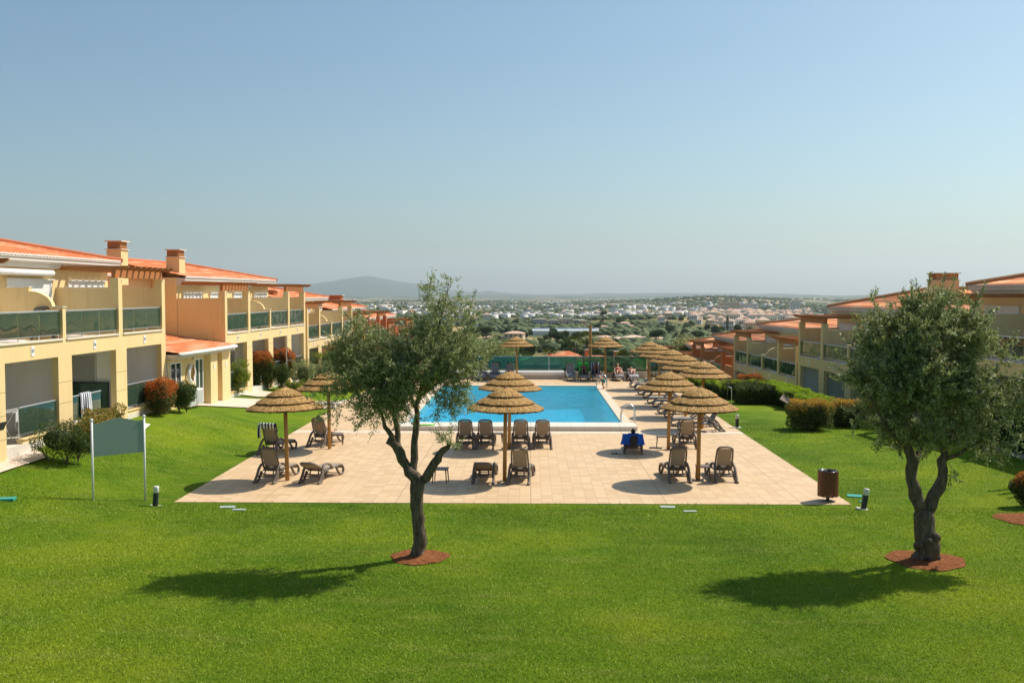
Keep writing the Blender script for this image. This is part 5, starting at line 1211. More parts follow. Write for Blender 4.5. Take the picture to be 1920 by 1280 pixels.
# ------------------------------------------------------------------ towels
def fabric(name, c1, c2=None, per=.1, axis=0, duty=.5):
    a = N(name); p = a.obj()
    if c2:
        v_ = a.n('SeparateXYZ', {0: p}).outputs[axis]; f_ = a.math('GREATER_THAN', a.math('FRACT', a.math('ADD', a.math('MULTIPLY', v_, 1 / per), 50)), duty); c = a.mix(f_, c1, c2)
    else: c = a.mix(a.noise(p, 9, 3), [x * .85 for x in c1], c1)
    return a.done(a.prin(c, .95, a.bump(a.noise(p, 30, 3), .5, .01), spec=.1))
M['t_bw'] = fabric('towel_black_white', (.03, .03, .045), (.74, .74, .74), .13, 0); M['t_blue'] = fabric('towel_blue', (.02, .11, .55)); M['t_green'] = fabric('towel_green', (.03, .50, .07)); M['t_navy'] = fabric('towel_navy_white', (.03, .045, .14), (.66, .67, .74), .17, 0)
M['t_bwx'] = fabric('towel_grey_white', (.12, .12, .15), (.76, .76, .78), .10, 0); M['t_multi'] = fabric('towel_colourful', (.55, .04, .08), (.03, .3, .55), .22, 1); M['t_pale'] = fabric('mat_green', (.25, .42, .25))
def drape(name, mat, parent_obj, prof, x0, x1, label, cat='towel', flare=.0, seed=1, sag=.02):
    """cloth following a profile of (y,z) in a lounger's own frame"""
    rs = np.random.RandomState(seed); pr = [p_ for p_ in rail_path([(0, y, z) for y, z in prof], 4)]; n = 14; v = []
    for i, q in enumerate(pr):
        for j in range(n + 1):
            t = j / n; f_ = flare * (i / len(pr)) ** 2; w = math.sin(t * 19 + seed) * sag * (i / len(pr)); v.append((x0 - f_ + (x1 - x0 + 2 * f_) * t, q[1] + w, q[2] + rs.normal(0, .003)))
    w_ = n + 1; f = [(i * w_ + j, i * w_ + j + 1, (i + 1) * w_ + j + 1, (i + 1) * w_ + j) for i in range(len(pr) - 1) for j in range(n)]
    o = np_mesh(name, np.array(v), np.array(f), mat, smooth=True); md = o.modifiers.new('thick', 'SOLIDIFY'); md.thickness = .012
    o.location = parent_obj.location; o.rotation_euler = parent_obj.rotation_euler; return tag(o, label, cat)
def backprof(an_, front, hang, seat=.0, off=.045):
    ca, sa = math.cos(an_), math.sin(an_); hy, hz = -.22, .35
    def B(t, o): return (hy - t * ca - o * sa, hz + t * sa - o * ca)
    pr = []
    if seat: pr += [(hy + seat, .40), (hy + seat * .5, .395), (hy + .06, .40)]
    pr += [B(max(.12, .86 - front), -off), B(.6, -off), B(.84, -off), B(.895, -.01), B(.87, .05)]
    e = B(.87, .06); n = 4
    for k in range(1, n + 1):
        if hang < .2: q = B(.87 - hang * k / n, .055); pr.append(q)
        else: pr.append((e[0] - .015 * k, e[1] - hang * k / n))
    return pr
drape('towel', M['t_bw'], C_, backprof(R(68), .35, .17), -.33, .31, 'black and white striped towel slung over the recliner by the lawn', flare=.03)
v_ = drape('towel', M['t_bw'], C_, [(-.35, 1.12), (-.52, 1.14), (-.60, .98), (-.62, .78), (-.6, .62)], -.42, -.28, 'striped end of a towel hanging off the side of the same recliner'); v_['label'] = 'hanging striped corner of towel on the lawn side of that recliner'
drape('towel', M['t_blue'], N_, backprof(R(27), .6, .30, off=.05), -.37, .37, 'bright blue towel draped over the half-lowered recliner', flare=.10, seed=3, sag=.05)
drape('towel', M['t_green'], E2, backprof(R(62), .75, .3, seat=.45), -.33, .33, 'plain green towel over the recliner by the fence', flare=.03)
drape('towel', M['t_navy'], E3, backprof(R(62), .75, .3, seat=.7), -.32, .32, 'navy and white striped towel under the reading guest')
drape('towel', M['t_bwx'], E5, [(1.16, .12), (1.15, .3), (1.05, .40), (.5, .40), (-.2, .41), (-.9, .44)], -.34, .34, 'black and white towel hanging off the foot of the flat recliner')
drape('towel', M['t_bwx'], E4, [(.9, .38), (.3, .385), (-.2, .40), (-.8, .43)], -.3, .3, 'white towel under the woman in the red bikini')
b = MB(); b.box(-.24, .22, -.16, .16, 0, .05); b.box(-.2, .2, -.13, .14, .052, .085); o = b.build('folded_towel', M['t_navy'], bevel=.02, loc=(E1.location.x, E1.location.y - .35, .365), rz=.2); tag(o, 'folded striped towel lying on the pale recliner by the fence', 'towel')
o = drape('towel', M['t_multi'], E1, [(.8, .38), (.3, .385), (-.3, .39), (-.8, .40)], -.29, .29, 'red and blue towel on the brown-framed recliner of the side row'); o.location = (7.75, 58.2, 0.01); o.rotation_euler = (0, 0, R(90))
q = at(1141, 708, 0)
for k, (m_, dx, lb) in enumerate((('t_green', .12, 'crumpled green towel on the table by the fence'), ('t_navy', -.14, 'small blue striped towel on the table by the fence'))):
    b = MB(); b.lathe([(.02, 0), (.13, .0), (.15, .05), (.1, .11), (.03, .13)], 12); o = b.build('towel', M[m_], smooth=True, loc=(q.x + dx, q.y, .452)); tag(o, lb, 'towel')
b = MB(); b.box(-.55, .55, -.8, .8, 0, .05); o = b.build('sun_mat', M['t_pale'], bevel=.015, loc=(at(1214, 712, 0).x, 69.7, .01), rz=.5); tag(o, 'pale green mat lying flat near the fence corner', 'mat')
b = MB(); b.tube([(-.45, 0, .035), (.3, .05, .035), (.45, .2, .035)], .035, 8); o = b.build('foam_noodle', plain('lime_foam', (.22, .7, .05), .7), smooth=True, loc=(at(795, 798, .2).x, at(795, 798, .2).y, .2)); tag(o, 'short lime green foam noodle left on the white pool coping', 'pool noodle')
b = MB()
b.prism([(-.15, .0), (.15, .0), (.17, .2), (.12, .36), (.05, .40), (-.06, .39), (-.13, .33), (-.17, .16)], -.07, .07, 'y'); bag = b.build('bag', plain('black_bag', (.02, .02, .022), .7, .3, 8), bevel=.03)
bag.location = N_.matrix_world.translation + Vector((.0, 0, 0)); f_ = Vector((math.sin(R(8)), math.cos(R(8)), 0)); bag.location = Vector((N_.location.x, N_.location.y, 0)) - f_ * 1.07 + Vector((.04, 0, .36)); tag(bag, 'black bag hung over the blue towel', 'bag')
def sandal_pair(px, py, lb, col):
    for k in (0, 1):
        q = at(px, py, 0); b = MB(); pts = [(.05 * math.cos(t) * (1 if math.sin(t) > 0 else .8), .14 * math.sin(t)) for t in np.linspace(0, 2 * math.pi, 17)[:-1]]; b.prism(pts, 0, .022, 'z'); b.tube([(-.045, .03, .02), (0, .05, .07), (.045, .03, .02)], .012, 5)
        o = b.build('sandal', col, fix=False, loc=(q.x + k * .13, q.y + k * .06, .0), rz=.9 + k * .3); tag(o, lb[k], 'sandal')
sandal_pair(1151, 851, ['dark sandal lying nearer the pool in the shade before the blue towel recliner', 'dark sandal lying closer to the legs of the blue towel recliner'], M['darkmetal'])
sandal_pair(546, 841, ['brown sandal in the parasol shade behind the striped towel recliner', 'second brown sandal, turned aside, behind the striped towel recliner'], plain('brown_leather', (.10, .06, .04)))

# ------------------------------------------------------------------ pool fittings
b = MB(); b.box(DX0, 8.45, 72.0, 72.2, -2.6, .43); o = b.build('parapet_wall', M['cream_trim']); tag(o, 'low cream wall carrying the glass fence behind the pool', 'wall')
xs_ = np.linspace(DX0, 8.4, 9)
for i in range(8):
    root = empty('glass_fence', ((xs_[i] + xs_[i + 1]) / 2, 72.1, .43)); w = (xs_[i + 1] - xs_[i]) / 2
    tag(root, ['first', 'second', 'third', 'fourth', 'fifth', 'sixth', 'seventh', 'last'][i] + ' tinted pane of the green glass fence counted from the red hedge', 'fence', 'green glass fence behind the pool')
    b = MB(); b.box(-w + .02, w - .02, -.008, .008, .02, 1.1); b.build('glass_pane', M['fence_glass'], root)
    b = MB(); b.box(-w + .001, w - .001, -.02, .02, 1.1, 1.125); b.box(-w + .001, -w + .018, -.03, .03, 0, 1.1); b.box(w - .018, w - .001, -.03, .03, 0, 1.1); b.build('frame', M['alu'], root)
root = empty('pool_cover_box', (0, 71.15, 0)); tag(root, 'long white roller box for the pool cover, along the fence', 'pool cover box')
x0, x1 = -5.6, 2.35
b = MB(); b.box(x0, x1, -.32, .30, 0, .30); b.build('base', plain('beige_panel', (.55, .48, .42), .6), root)
b = MB(); b.prism([(-.36, .302), (-.36, .46), (-.3, .54), (-.15, .575), (.15, .575), (.3, .54), (.34, .46), (.34, .302)], x0 - .03, x1 + .03, 'x'); b.build('lid', M['white'], root)
def ladder(X, Y, s, lb):
    root = empty('pool_ladder', (X, Y, 0)); tag(root, lb, 'pool ladder')
    for dy in (-.26, .26):
        b = MB(); b.tube(rail_path([(s * .52, dy, 0), (s * .52, dy, .62), (s * .44, dy, .80), (s * .22, dy, .86), (-s * .02, dy, .72), (-s * .12, dy, .35), (-s * .12, dy, -.1), (-s * .12, dy, -.9)]), .022, 8); b.build('rail', M['steel'], root, smooth=True)
    for z in (-.28, -.55, -.82): b = MB(); b.box(-s * .17, -s * .07, -.24, .24, z, z + .03); b.build('step', M['steel'], root)
ladder(PX1 + .1, 47.0, 1, 'steel ladder with curved rails at the near corner of the pool'); ladder(PX1 + .1, 64.3, 1, 'steel ladder at the far corner where the boy climbs out'); ladder(PX0 - .1, 47.2, -1, 'steel ladder on the olive side of the pool, seen through branches')
def handrail(pts, lb, posts):
    root = empty('handrail'); tag(root, lb, 'handrail'); b = MB(); b.tube(pts, .025, 8); b.build('rail', M['alu'], root, smooth=True)
    for q in posts: b = MB(); b.tube([q, (q[0], q[1], ground(q[0], q[1]) - .1)], .022, 8); b.build('post', M['alu'], root)
p0 = atY(1364, 724, 57.5); p1 = atY(1372, 727, 53.6); p2 = atY(1380, 722, 58.6)
handrail([p2, p0, p1], 'bent grey handrail at the top of the garden steps', [p0, p1])
root = empty('metal_railing'); tag(root, 'dark metal railing with glass at the fence corner going down the steps', 'railing')
b = MB()
pts = [(8.5 + .16 * k, 72.0 - .9 * k, 1.5 - .11 * k) for k in range(7)]
b.tube(pts, .03, 6)
for q in pts: b.tube([(q[0], q[1], q[2]), (q[0], q[1], max(-.2, ground(q[0], q[1]) - .1))], .022, 6)
b.build('posts', M['darkmetal'], root); b = MB()
for k in range(6): b.add([(pts[k][0], pts[k][1], pts[k][2] - .08), (pts[k + 1][0], pts[k + 1][1], pts[k + 1][2] - .08), (pts[k + 1][0], pts[k + 1][1], pts[k + 1][2] - 1.0), (pts[k][0], pts[k][1], pts[k][2] - 1.0)], [(0, 1, 2, 3)])
b.build('glass_pane', M['fence_glass'], root, fix=False)
b = MB(); b.tube([(0, 0, -1), (0, 0, 3.76)], [.13, .11], 10); o = b.build('wooden_post', M['pole'], loc=((1107 - 995) / 1867 * 74, 74, 0)); tag(o, 'tall bare wooden post rising behind the second far parasol', 'post')
root = empty('shower_pole', (-14.35, 58.2, ground(-14.35, 58.2))); tag(root, 'thin steel mast with a short arm among the shrubs', 'mast'); b = MB(); b.tube([(0, 0, 0), (0, 0, 1.6)], .045, 8); b.tube([(0, 0, 1.6), (0, 0, 3.2)], .028, 8); b.build('pole', M['alu'], root); b = MB(); b.tube([(0, 0, 1.75), (.45, -.1, 1.75)], .022, 6); b.build('arm', M['alu'], root)

# ------------------------------------------------------------------ garden furniture
def bollard(px, py, lb, tilt, z=None):
    q = at(px, py, z); root = empty('bollard_light', q); root.rotation_euler = tilt; tag(root, lb, 'bollard lamp')
    b = MB(); b.lathe([(.078, 0), (.078, .40)], 20); b.build('post', M['darkmetal'], root, smooth=False)
    b = MB(); b.lathe([(.075, .402), (.079, .41), (.079, .57), (.07, .585), (.02, .59)], 20); b.build('lamp_shade', plain('frosted_lamp', (.70, .69, .60), .4, .03), root, smooth=True)
    b = MB(); b.box(-.17, .17, -.17, .17, -.12, .012); o = b.build('base', M['coping'], root); return root
bollard(291, 949, 'short dark lamp with frosted head by the sign, foot hidden by the lawn edge', (0, R(4), .1), 0); bollard(1619, 954, 'leaning dark lamp with frosted head near the waste bin', (0, R(9), .1), .02); bollard(1382, 801, 'short upright dark lamp on the lawn by the side row of recliners', (0, 0, 0))
q = at(1552, 938, 0); root = empty('waste_bin', q); tag(root, 'round slatted wooden waste bin on a short post at the deck corner', 'waste bin')
b = MB(); b.lathe([(.05, 0), (.05, .2)], 10); b.lathe([(.13, 0), (.13, .015)], 14); b.build('post', M['darkmetal'], root)
for k in range(22):
    t = 2 * math.pi * k / 22; s_ = MB(); s_.box(-.036, .036, -.012, .012, .145 + rnd.uniform(-.01, .01), .88)
    s_.build('slat', M['binwood'], root, loc=(.285 * math.cos(t), .285 * math.sin(t), 0), rz=t + math.pi / 2)
b = MB(); b.lathe([(.26, .2), (.26, .86), (.24, .86), (.24, .22)], 24, caps=False); b.lathe([(.001, .2), (.26, .2)], 24, caps=False); b.build('liner', M['darkmetal'], root)
b = MB(); n = 40; vs = []
for i, (r, z) in enumerate(((.27, .84), (.285, .885), (.25, .90), (.19, .86), (.14, .78))):
    for j in range(n): t = 2 * math.pi * j / n; w = .012 * math.sin(9 * t + i * 2); vs.append(((r + w) * math.cos(t), (r + w) * math.sin(t), z + w))
b.add(vs, [(i * n + j, i * n + (j + 1) % n, (i + 1) * n + (j + 1) % n, (i + 1) * n + j) for i in range(2) for j in range(n)]); b.add(vs, [(i * n + j, i * n + (j + 1) % n, (i + 1) * n + (j + 1) % n, (i + 1) * n + j) for i in range(2, 4) for j in range(n)], 1); b.build('bin_bag', plain('bin_bag_plastic', (.03, .03, .032), .25, .1), root, smooth=True, fix=False)
qa, qb = at(175, 937), at(272, 937); mid = (qa + qb) / 2; w = (qb - qa).length / 2; an0 = math.atan2(qb.y - qa.y, qb.x - qa.x)
root = empty('sign_board', mid, an0); tag(root, 'blank grey-green board with a curved top on two white posts', 'sign')
for s in (-1, 1):
    b = MB(); b.tube([(s * w, 0, -.2), (s * w, 0, 2.33)], .032, 10); o = b.build('post', M['white'], root, smooth=True)
    b = MB(); b.lathe([(.002, -.05), (.035, -.035), (.05, 0), (.035, .035), (.002, .05)], 12, caps=False); b.build('ball', M['white'], o, smooth=True, loc=(s * w, 0, 2.37))
pts = [(-w + .035, 1.33), (w - .035, 1.33), (w - .035, 2.27)]; 
for k in range(21):
    u = 1 - 2 * k / 20; pts.append((u * (w - .10), 2.27 + .125 * (.5 + .5 * math.cos(u * math.pi)) - .012))
pts.append((-w + .035, 2.27))
b = MB(); b.prism(pts, -.012, .012, 'y'); b.build('panel', plain('sign_green', (.235, .32, .28), .45, .04, 2), root)
def slab(px, py, w, d, rz, mat, lb, name='drain_cover', z=.012):
    q = at(px, py); b = MB(); b.box(-w / 2, w / 2, -d / 2, d / 2, -.05, z); o = b.build(name, mat, bevel=.004, loc=(q.x, q.y, q.z), rz=rz); tag(o, lb, 'cover')
gs_ = plain('grey_plate', (.36, .42, .39), .6); tg = plain('teal_plate', (.03, .32, .26), .5)
slab(426, 950, .42, .26, .1, gs_, 'larger pale plate in the grass before the deck, nearer the bollard by the sign'); slab(448, 955, .36, .16, 0, gs_, 'smaller pale plate in the grass just past the larger one'); slab(1252, 950, .42, .24, -.1, gs_, 'pale plate in the grass before the deck, at the parasol shadow'); slab(1294, 958, .36, .15, 0, gs_, 'thin pale plate in the grass nearest the waste bin')
slab(1602, 929, .42, .36, -.3, tg, 'turquoise hatch in the lawn behind the leaning lamp'); slab(6, 934, .6, .3, .2, tg, 'turquoise hatch at the extreme edge of the lawn'); slab(1616, 940, .16, .12, 0, tg, 'tiny turquoise cap beside the leaning lamp')
b = MB(); b.box(-.75, .75, -.5, .5, 0, .06); o = b.build('panel', plain('weathered_board', (.20, .15, .12), .9, .3, 4), loc=(13.9, 52.6, ground(13.9, 52.6) + .35)); o.rotation_euler = (R(12), R(28), R(-20)); o.name = 'garden_board'; tag(o, 'weathered board leaning between the clipped hedges', 'board')
b = MB(); b.box(-.55, .55, -.35, .35, 0, .1); o = b.build('stone_slab', M['coping'], loc=(14.4, 51.6, ground(14.4, 51.6) + .05), rz=-.3); tag(o, 'pale stone slab beside the weathered board', 'slab')

# things on the nearest terrace
def drape_rail(px_y0, y1, ztop, ln, mat, lb, x=-.1):
    n = 26; v = []; rows = [(-.06, -.35), (-.05, -.12), (-.03, 0.0), (.0, .035), (.04, .0), (.05, -.2), (.06, -.45), (.07, -ln * .75), (.09, -ln)]
    for i, (dx, dz) in enumerate(rows):
        for j in range(n + 1):
            t = j / n; k = max(0, i - 3) / 5; y = px_y0 + (y1 - px_y0) * t + .1 * k * (t - .3); v.append((x + dx + .035 * k * math.sin(t * 26), y, ztop + dz - .06 * k * t))
    f = [(i * (n + 1) + j, i * (n + 1) + j + 1, (i + 1) * (n + 1) + j + 1, (i + 1) * (n + 1) + j) for i in range(len(rows) - 1) for j in range(n)]
    o = np_mesh('towel', np.array(v), np.array(f), mat, smooth=True); o.modifiers.new('t', 'SOLIDIFY').thickness = .01; o.location = FL[0]; o.rotation_euler = (0, 0, FL[1]); tag(o, lb, 'towel')
M['t_rail'] = fabric('towel_rail', (.10, .10, .13), (.76, .76, .80), .16, 1)
drape_rail(34.55, 35.3, 2.51, 1.0, M['t_rail'], 'grey and white striped towel hanging over the terrace rail of the nearest flats')
fl = MB(); prof_ = [(.30 * math.cos(t), .62 + .58 * math.sin(t)) for t in np.linspace(0, 2 * math.pi, 25)[:-1]]; fl.prism(prof_, -.06, .06, 'y'); o = fl.build('pool_float', plain('lime_float', (.25, .62, .05), .4), bevel=.03, loc=lp(-.75, 34.35, 1.35), rz=FL[1]); tag(o, 'lime-edged turquoise pool float standing behind the terrace glass', 'pool float')
fl = MB(); fl.prism([(x * .82, .62 + (z - .62) * .86) for x, z in prof_], -.075, -.061, 'y'); fl.build('pattern', fabric('float_pattern', (.02, .36, .48), (.25, .7, .8), .07, 2), o)
root = empty('drying_rack', lp(-.75, 31.5, 1.34), FL[1]); tag(root, 'drying rack with white and lime clothes behind the first terrace glass', 'drying rack'); b = MB()
for x in (-.25, 0, .25): b.tube([(x, -.6, .95), (x, .6, .95)], .01, 5)
for y in (-.6, .6): b.tube([(-.3, y, .95), (.3, y, .95)], .012, 5); b.tube([(-.3, y, 0), (.3, y, .95)], .012, 5); b.tube([(.3, y, 0), (-.3, y, .95)], .012, 5)
b.build('frame', M['white'], root)
for k, (y, c_) in enumerate(((-.4, (.7, .7, .7)), (-.05, (.45, .62, .06)), (.25, (.7, .72, .7)), (.45, (.5, .65, .6)))):
    b = MB(); b.prism([(y, .96), (y + .24, .96), (y + .26, .42), (y + .12, .36), (y - .02, .42)], .24, .262, 'x'); b.build('garment', plain('garment_%d' % k, c_), root)
root = empty('folding_chair', lp(-.2, 29.3, 1.3), FL[1]); tag(root, 'dark folding chair at the very edge of the nearest patio', 'chair'); b = MB(); b.tube([(-.2, -.25, 0), (.3, -.25, .9)], .015, 6); b.tube([(-.2, .25, 0), (.3, .25, .9)], .015, 6); b.tube([(.2, -.25, 0), (-.2, -.25, .45)], .015, 6); b.tube([(.2, .25, 0), (-.2, .25, .45)], .015, 6); b.build('frame', M['alu'], root)
b = MB(); b.box(-.22, .12, -.23, .23, .43, .455); b.build('seat', M['darkmetal'], root); b = MB(); b.prism([(.12, .5), (.14, .5), (.32, .9), (.3, .9)], -.23, .23, 'y'); b.build('backrest', M['darkmetal'], root)

# ------------------------------------------------------------------ people
M['skin'] = plain('skin_tan', (.42, .22, .13), .55, .08, 5); M['skin2'] = plain('skin_pink', (.60, .33, .22), .55, .08, 5); M['skin3'] = plain('skin_brown', (.24, .12, .07), .5, .08, 5)
def person(label, loc, rz, J, skin, hair, cloth=(), scale=1):
    """J: joint name -> (x,y,z); one skinned surface grown from connected joints"""
    root = empty('person', loc, rz); root.scale = (scale,) * 3; tag(root, label, 'person')
    V = []; E = []; Rr = []
    def add(p_, r, par=None): V.append(Vector(p_)); Rr.append(r); i = len(V) - 1; (E.append((par, i)) if par is not None else None); return i
    pel = add(J['pelvis'], .125); mid_ = add((Vector(J['pelvis']) + Vector(J['chest'])) / 2, .115, pel); ch = add(J['chest'], .135, mid_); nk = add(J['neck'], .058, ch)
    hd0 = add(Vector(J['neck']).lerp(Vector(J['head']), .35), .055, nk)
    for s in ('l', 'r'):
        hp = add(J['hip_' + s], .095, pel); kn0 = add(Vector(J['hip_' + s]).lerp(Vector(J['knee_' + s]), .5), .078, hp); kn = add(J['knee_' + s], .056, kn0); cf_ = add(Vector(J['knee_' + s]).lerp(Vector(J['ankle_' + s]), .35), .056, kn); an1 = add(J['ankle_' + s], .036, cf_); add(J['toe_' + s], .03, an1)
        sh = add(J['sho_' + s], .062, ch); el = add(J['elb_' + s], .04, sh); wr = add(J['wri_' + s], .026, el); hd = add(Vector(J['wri_' + s]) + (Vector(J['hand_' + s]) - Vector(J['wri_' + s])) * .5, .03, wr)
        dv = (Vector(J['hand_' + s]) - Vector(J['wri_' + s])).normalized(); sv = dv.cross(Vector((0, .3, 1))).normalized()
        for k, (o_, ln) in enumerate(((-.03, .075), (-.01, .09), (.012, .085), (.032, .065))): f1 = add(V[hd] + dv * .035 + sv * o_, .0095, hd); f2 = add(V[f1] + dv * ln * .5 + Vector((0, 0, -.01)), .009, f1); add(V[f2] + dv * ln * .5 + Vector((0, 0, -.02)), .008, f2)
        t1 = add(V[hd] + sv * (-.045) + dv * .0, .011, hd); add(V[t1] + dv * .04 - sv * .015, .009, t1)
    me = bpy.data.meshes.new('body'); me.from_pydata(V, E, []); o = bpy.data.objects.new('body', me); COL.objects.link(o)
    sk = o.modifiers.new('skin', 'SKIN'); sk.use_smooth_shade = True; o.modifiers.new('sub', 'SUBSURF').levels = 1
    for i, sv_ in enumerate(me.skin_vertices[0].data): sv_.radius = (Rr[i],) * 2; sv_.use_root = (i == 0)
    dg = bpy.context.evaluated_depsgraph_get(); m2 = bpy.data.meshes.new_from_object(o.evaluated_get(dg)); bpy.data.objects.remove(o)
    # head joined into the same mesh
    bm = bmesh.new(); bm.from_mesh(m2); h = Vector(J['head']); up_ = (h - Vector(J['neck'])).normalized(); fw = Vector(J['face']).normalized(); fw = (fw - up_ * fw.dot(up_)).normalized(); sd_ = fw.cross(up_)
    Mx = Matrix((sd_, fw, up_)).transposed()
    ret = bmesh.ops.create_uvsphere(bm, u_segments=16, v_segments=12, radius=1)
    for v in ret['verts']:
        x, y, z = v.co; jaw = 1 - .22 * max(0, -z); q = Vector((x * .078 * jaw, y * .098 * jaw + (.012 if y > .85 and abs(x) < .35 and -.35 < z < .15 else 0), z * .118)); v.co = h + Mx @ q
    for (x, y, z, r) in ((0, .102, -.01, .016), (-.078, 0, -.005, .02), (.078, 0, -.005, .02)):
        ret = bmesh.ops.create_uvsphere(bm, u_segments=8, v_segments=6, radius=r)
        for v in ret['verts']: v.co = h + Mx @ (Vector((x, y, z)) + Vector((v.co.x * .7, v.co.y, v.co.z * 1.3)))
    bm.to_mesh(m2); bm.free(); m2.materials.clear(); m2.materials.append(skin); m2.polygons.foreach_set('use_smooth', [True] * len(m2.polygons))
    body = bpy.data.objects.new('body', m2); link(body, root)
    b = MB()
    for sx in (-.03, .03): q = h + Mx @ Vector((sx, .089, .012)); b.box(q.x - .009, q.x + .009, q.y - .006, q.y + .006, q.z - .006, q.z + .006)
    q = h + Mx @ Vector((0, .082, -.055)); b.box(q.x - .02, q.x + .02, q.y - .008, q.y + .008, q.z - .005, q.z + .005); b.build('face_features', M['binwood'], body)
    bm = bmesh.new(); ret = bmesh.ops.create_uvsphere(bm, u_segments=16, v_segments=12, radius=1)
    for v in ret['verts']:
        x, y, z = v.co; q = Vector((x * .087, y * .102 - .014, z * .125 + .008))
        if y > .25 and z < .45: q = Vector((x * .06, y * .06, z * .1))
        v.co = h + Mx @ q
    mh = bpy.data.meshes.new('hair'); bm.to_mesh(mh); bm.free(); mh.materials.append(hair); mh.polygons.foreach_set('use_smooth', [True] * len(mh.polygons)); link(bpy.data.objects.new('hair', mh), root)
    for (nm, mat, kind) in cloth:
        b = MB()
        if kind == 'shorts':
            pv = Vector(J['pelvis']); cv_ = Vector(J['chest']); b.tube([pv + (cv_ - pv) * .28, pv + (cv_ - pv) * .1, pv - (cv_ - pv) * .1], [.15, .168, .15], 12)
            for s in 'lr': a_ = Vector(J['hip_' + s]); k_ = Vector(J['knee_' + s]); b.tube([a_ - (k_ - a_) * .1, a_ + (k_ - a_) * .3, a_ + (k_ - a_) * .55], [.118, .115, .108], 10)
        if kind == 'brief':
            pv = Vector(J['pelvis']); cv_ = Vector(J['chest']); b.tube([pv + (cv_ - pv) * .18, pv, pv - (cv_ - pv) * .14], [.14, .16, .12], 12)
        if kind == 'top':
            cv_ = Vector(J['chest']); pv = Vector(J['pelvis']); b.tube([cv_ + (pv - cv_) * .05, cv_ + (pv - cv_) * .32], [.158, .148], 12)
        b.build(nm, mat, root, smooth=True, fix=False)
    return root
def recline(an_, knees=0, arms='side', hz=.50):
    ca, sa = math.cos(an_), math.sin(an_); H = Vector((0, -.14, hz)); tv = Vector((0, -ca, sa)); nv = Vector((0, sa, ca))
    J = dict(pelvis=H, chest=H + tv * .36, neck=H + tv * .53, head=H + tv * .68 + nv * .05, face=nv + Vector((0, .35, 0)))
    for s, sg in (('l', -1), ('r', 1)):
        J['hip_' + s] = H + Vector((sg * .09, .04, 0)); kz = hz + knees * .42; ky = .24 if knees > .5 else .30
        J['knee_' + s] = Vector((sg * .12, ky, kz if knees > 0 else hz - .01)); J['ankle_' + s] = Vector((sg * .12, .50 if knees > .5 else .70, .43)); J['toe_' + s] = Vector((sg * .14, .60 if knees > .5 else .76, .43 if knees > .5 else .58))
        sh = H + tv * .45 + Vector((sg * .19, 0, 0)); J['sho_' + s] = sh
        if arms == 'side': J['elb_' + s] = H + tv * .18 + Vector((sg * .27, .03, .0)); J['wri_' + s] = H + Vector((sg * .25, .18, .04)); J['hand_' + s] = H + Vector((sg * .24, .34, .03))
        elif arms == 'phone': J['elb_' + s] = H + tv * .26 + nv * .16 + Vector((sg * .22, 0, 0)); J['wri_' + s] = H + tv * .40 + nv * .34 + Vector((sg * .07, 0, 0)); J['hand_' + s] = H + tv * .46 + nv * .38 + Vector((sg * .03, 0, 0))
        else: J['elb_' + s] = H + tv * .62 + Vector((sg * .32, 0, .0)); J['wri_' + s] = H + tv * .74 + Vector((sg * .12, 0, -.02)); J['hand_' + s] = H + tv * .78 + Vector((sg * .03, 0, -.02))
    return J
hb = plain('hair_dark', (.015, .011, .009), .6); hbl = plain('hair_blond', (.45, .28, .11), .6); hbr = plain('hair_brown', (.08, .045, .025), .6)
cr = plain('red_bikini', (.55, .02, .02), .6); cg = plain('teal_shorts', (.01, .22, .17), .6); cn = plain('navy_shorts', (.02, .03, .08), .7); cw = plain('grey_shorts', (.3, .32, .36), .8)
def on(o): return (o.location.x, o.location.y, 0), o.rotation_euler[2]
l_, r_ = on(D_); person('person lying with bare feet raised in the upright recliner behind the olive', l_, r_, recline(R(62)), M['skin2'], hbr, [('shorts', cw, 'shorts')])
l_, r_ = on(N_); person('person lying behind the blue towel, only feet and head showing', l_, r_, recline(R(27)), M['skin3'], hb, [('shorts', cn, 'shorts')])
l_, r_ = on(E2); person('person sitting hunched on the green towel with knees drawn up', l_, r_, recline(R(72), .8, 'phone', .52), M['skin3'], hbr, [('shorts', cn, 'shorts')])
l_, r_ = on(E3); person('person with dark hair and raised knees reading on the navy striped towel', l_, r_, recline(R(66), 1.0, 'phone', .52), M['skin3'], hb, [('shorts', cn, 'shorts')])
l_, r_ = on(E4); person('woman in a red bikini leaning back on the flat recliner', l_, r_, recline(R(40), .5, 'side', .52), M['skin2'], hbl, [('bikini_bottom', cr, 'brief'), ('bikini_top', cr, 'top')])
l_, r_ = on(E5); person('person sunbathing flat with arms behind the head on the black and white towel', l_, r_, recline(R(16), .35, 'head', .53), M['skin2'], hbr, [('shorts', cw, 'brief')])
J = dict(pelvis=(0, 0, .62), chest=(-.30, 0, .86), neck=(-.44, 0, .93), head=(-.56, 0, .93), face=(-.5, 0, -.6))
for s, sg in (('l', -1), ('r', 1)):
    J['hip_' + s] = (.02, sg * .09, .60); J['knee_' + s] = (-.14 if sg < 0 else .02, sg * .1, .34); J['ankle_' + s] = (.06 if sg < 0 else .1, sg * .1, .04); J['toe_' + s] = (-.08 if sg < 0 else -.04, sg * .12, .02); J['sho_' + s] = (-.38, sg * .19, .88); J['elb_' + s] = (-.34, sg * .25, .68); J['wri_' + s] = (-.42, sg * .25, .5); J['hand_' + s] = (-.5, sg * .24, .42)
person('boy in teal swimming shorts bending over as he climbs out at the far ladder', (PX1 + .35, 63.6, 0), R(25), J, M['skin2'], hbr, [('shorts', cg, 'shorts')], .92)
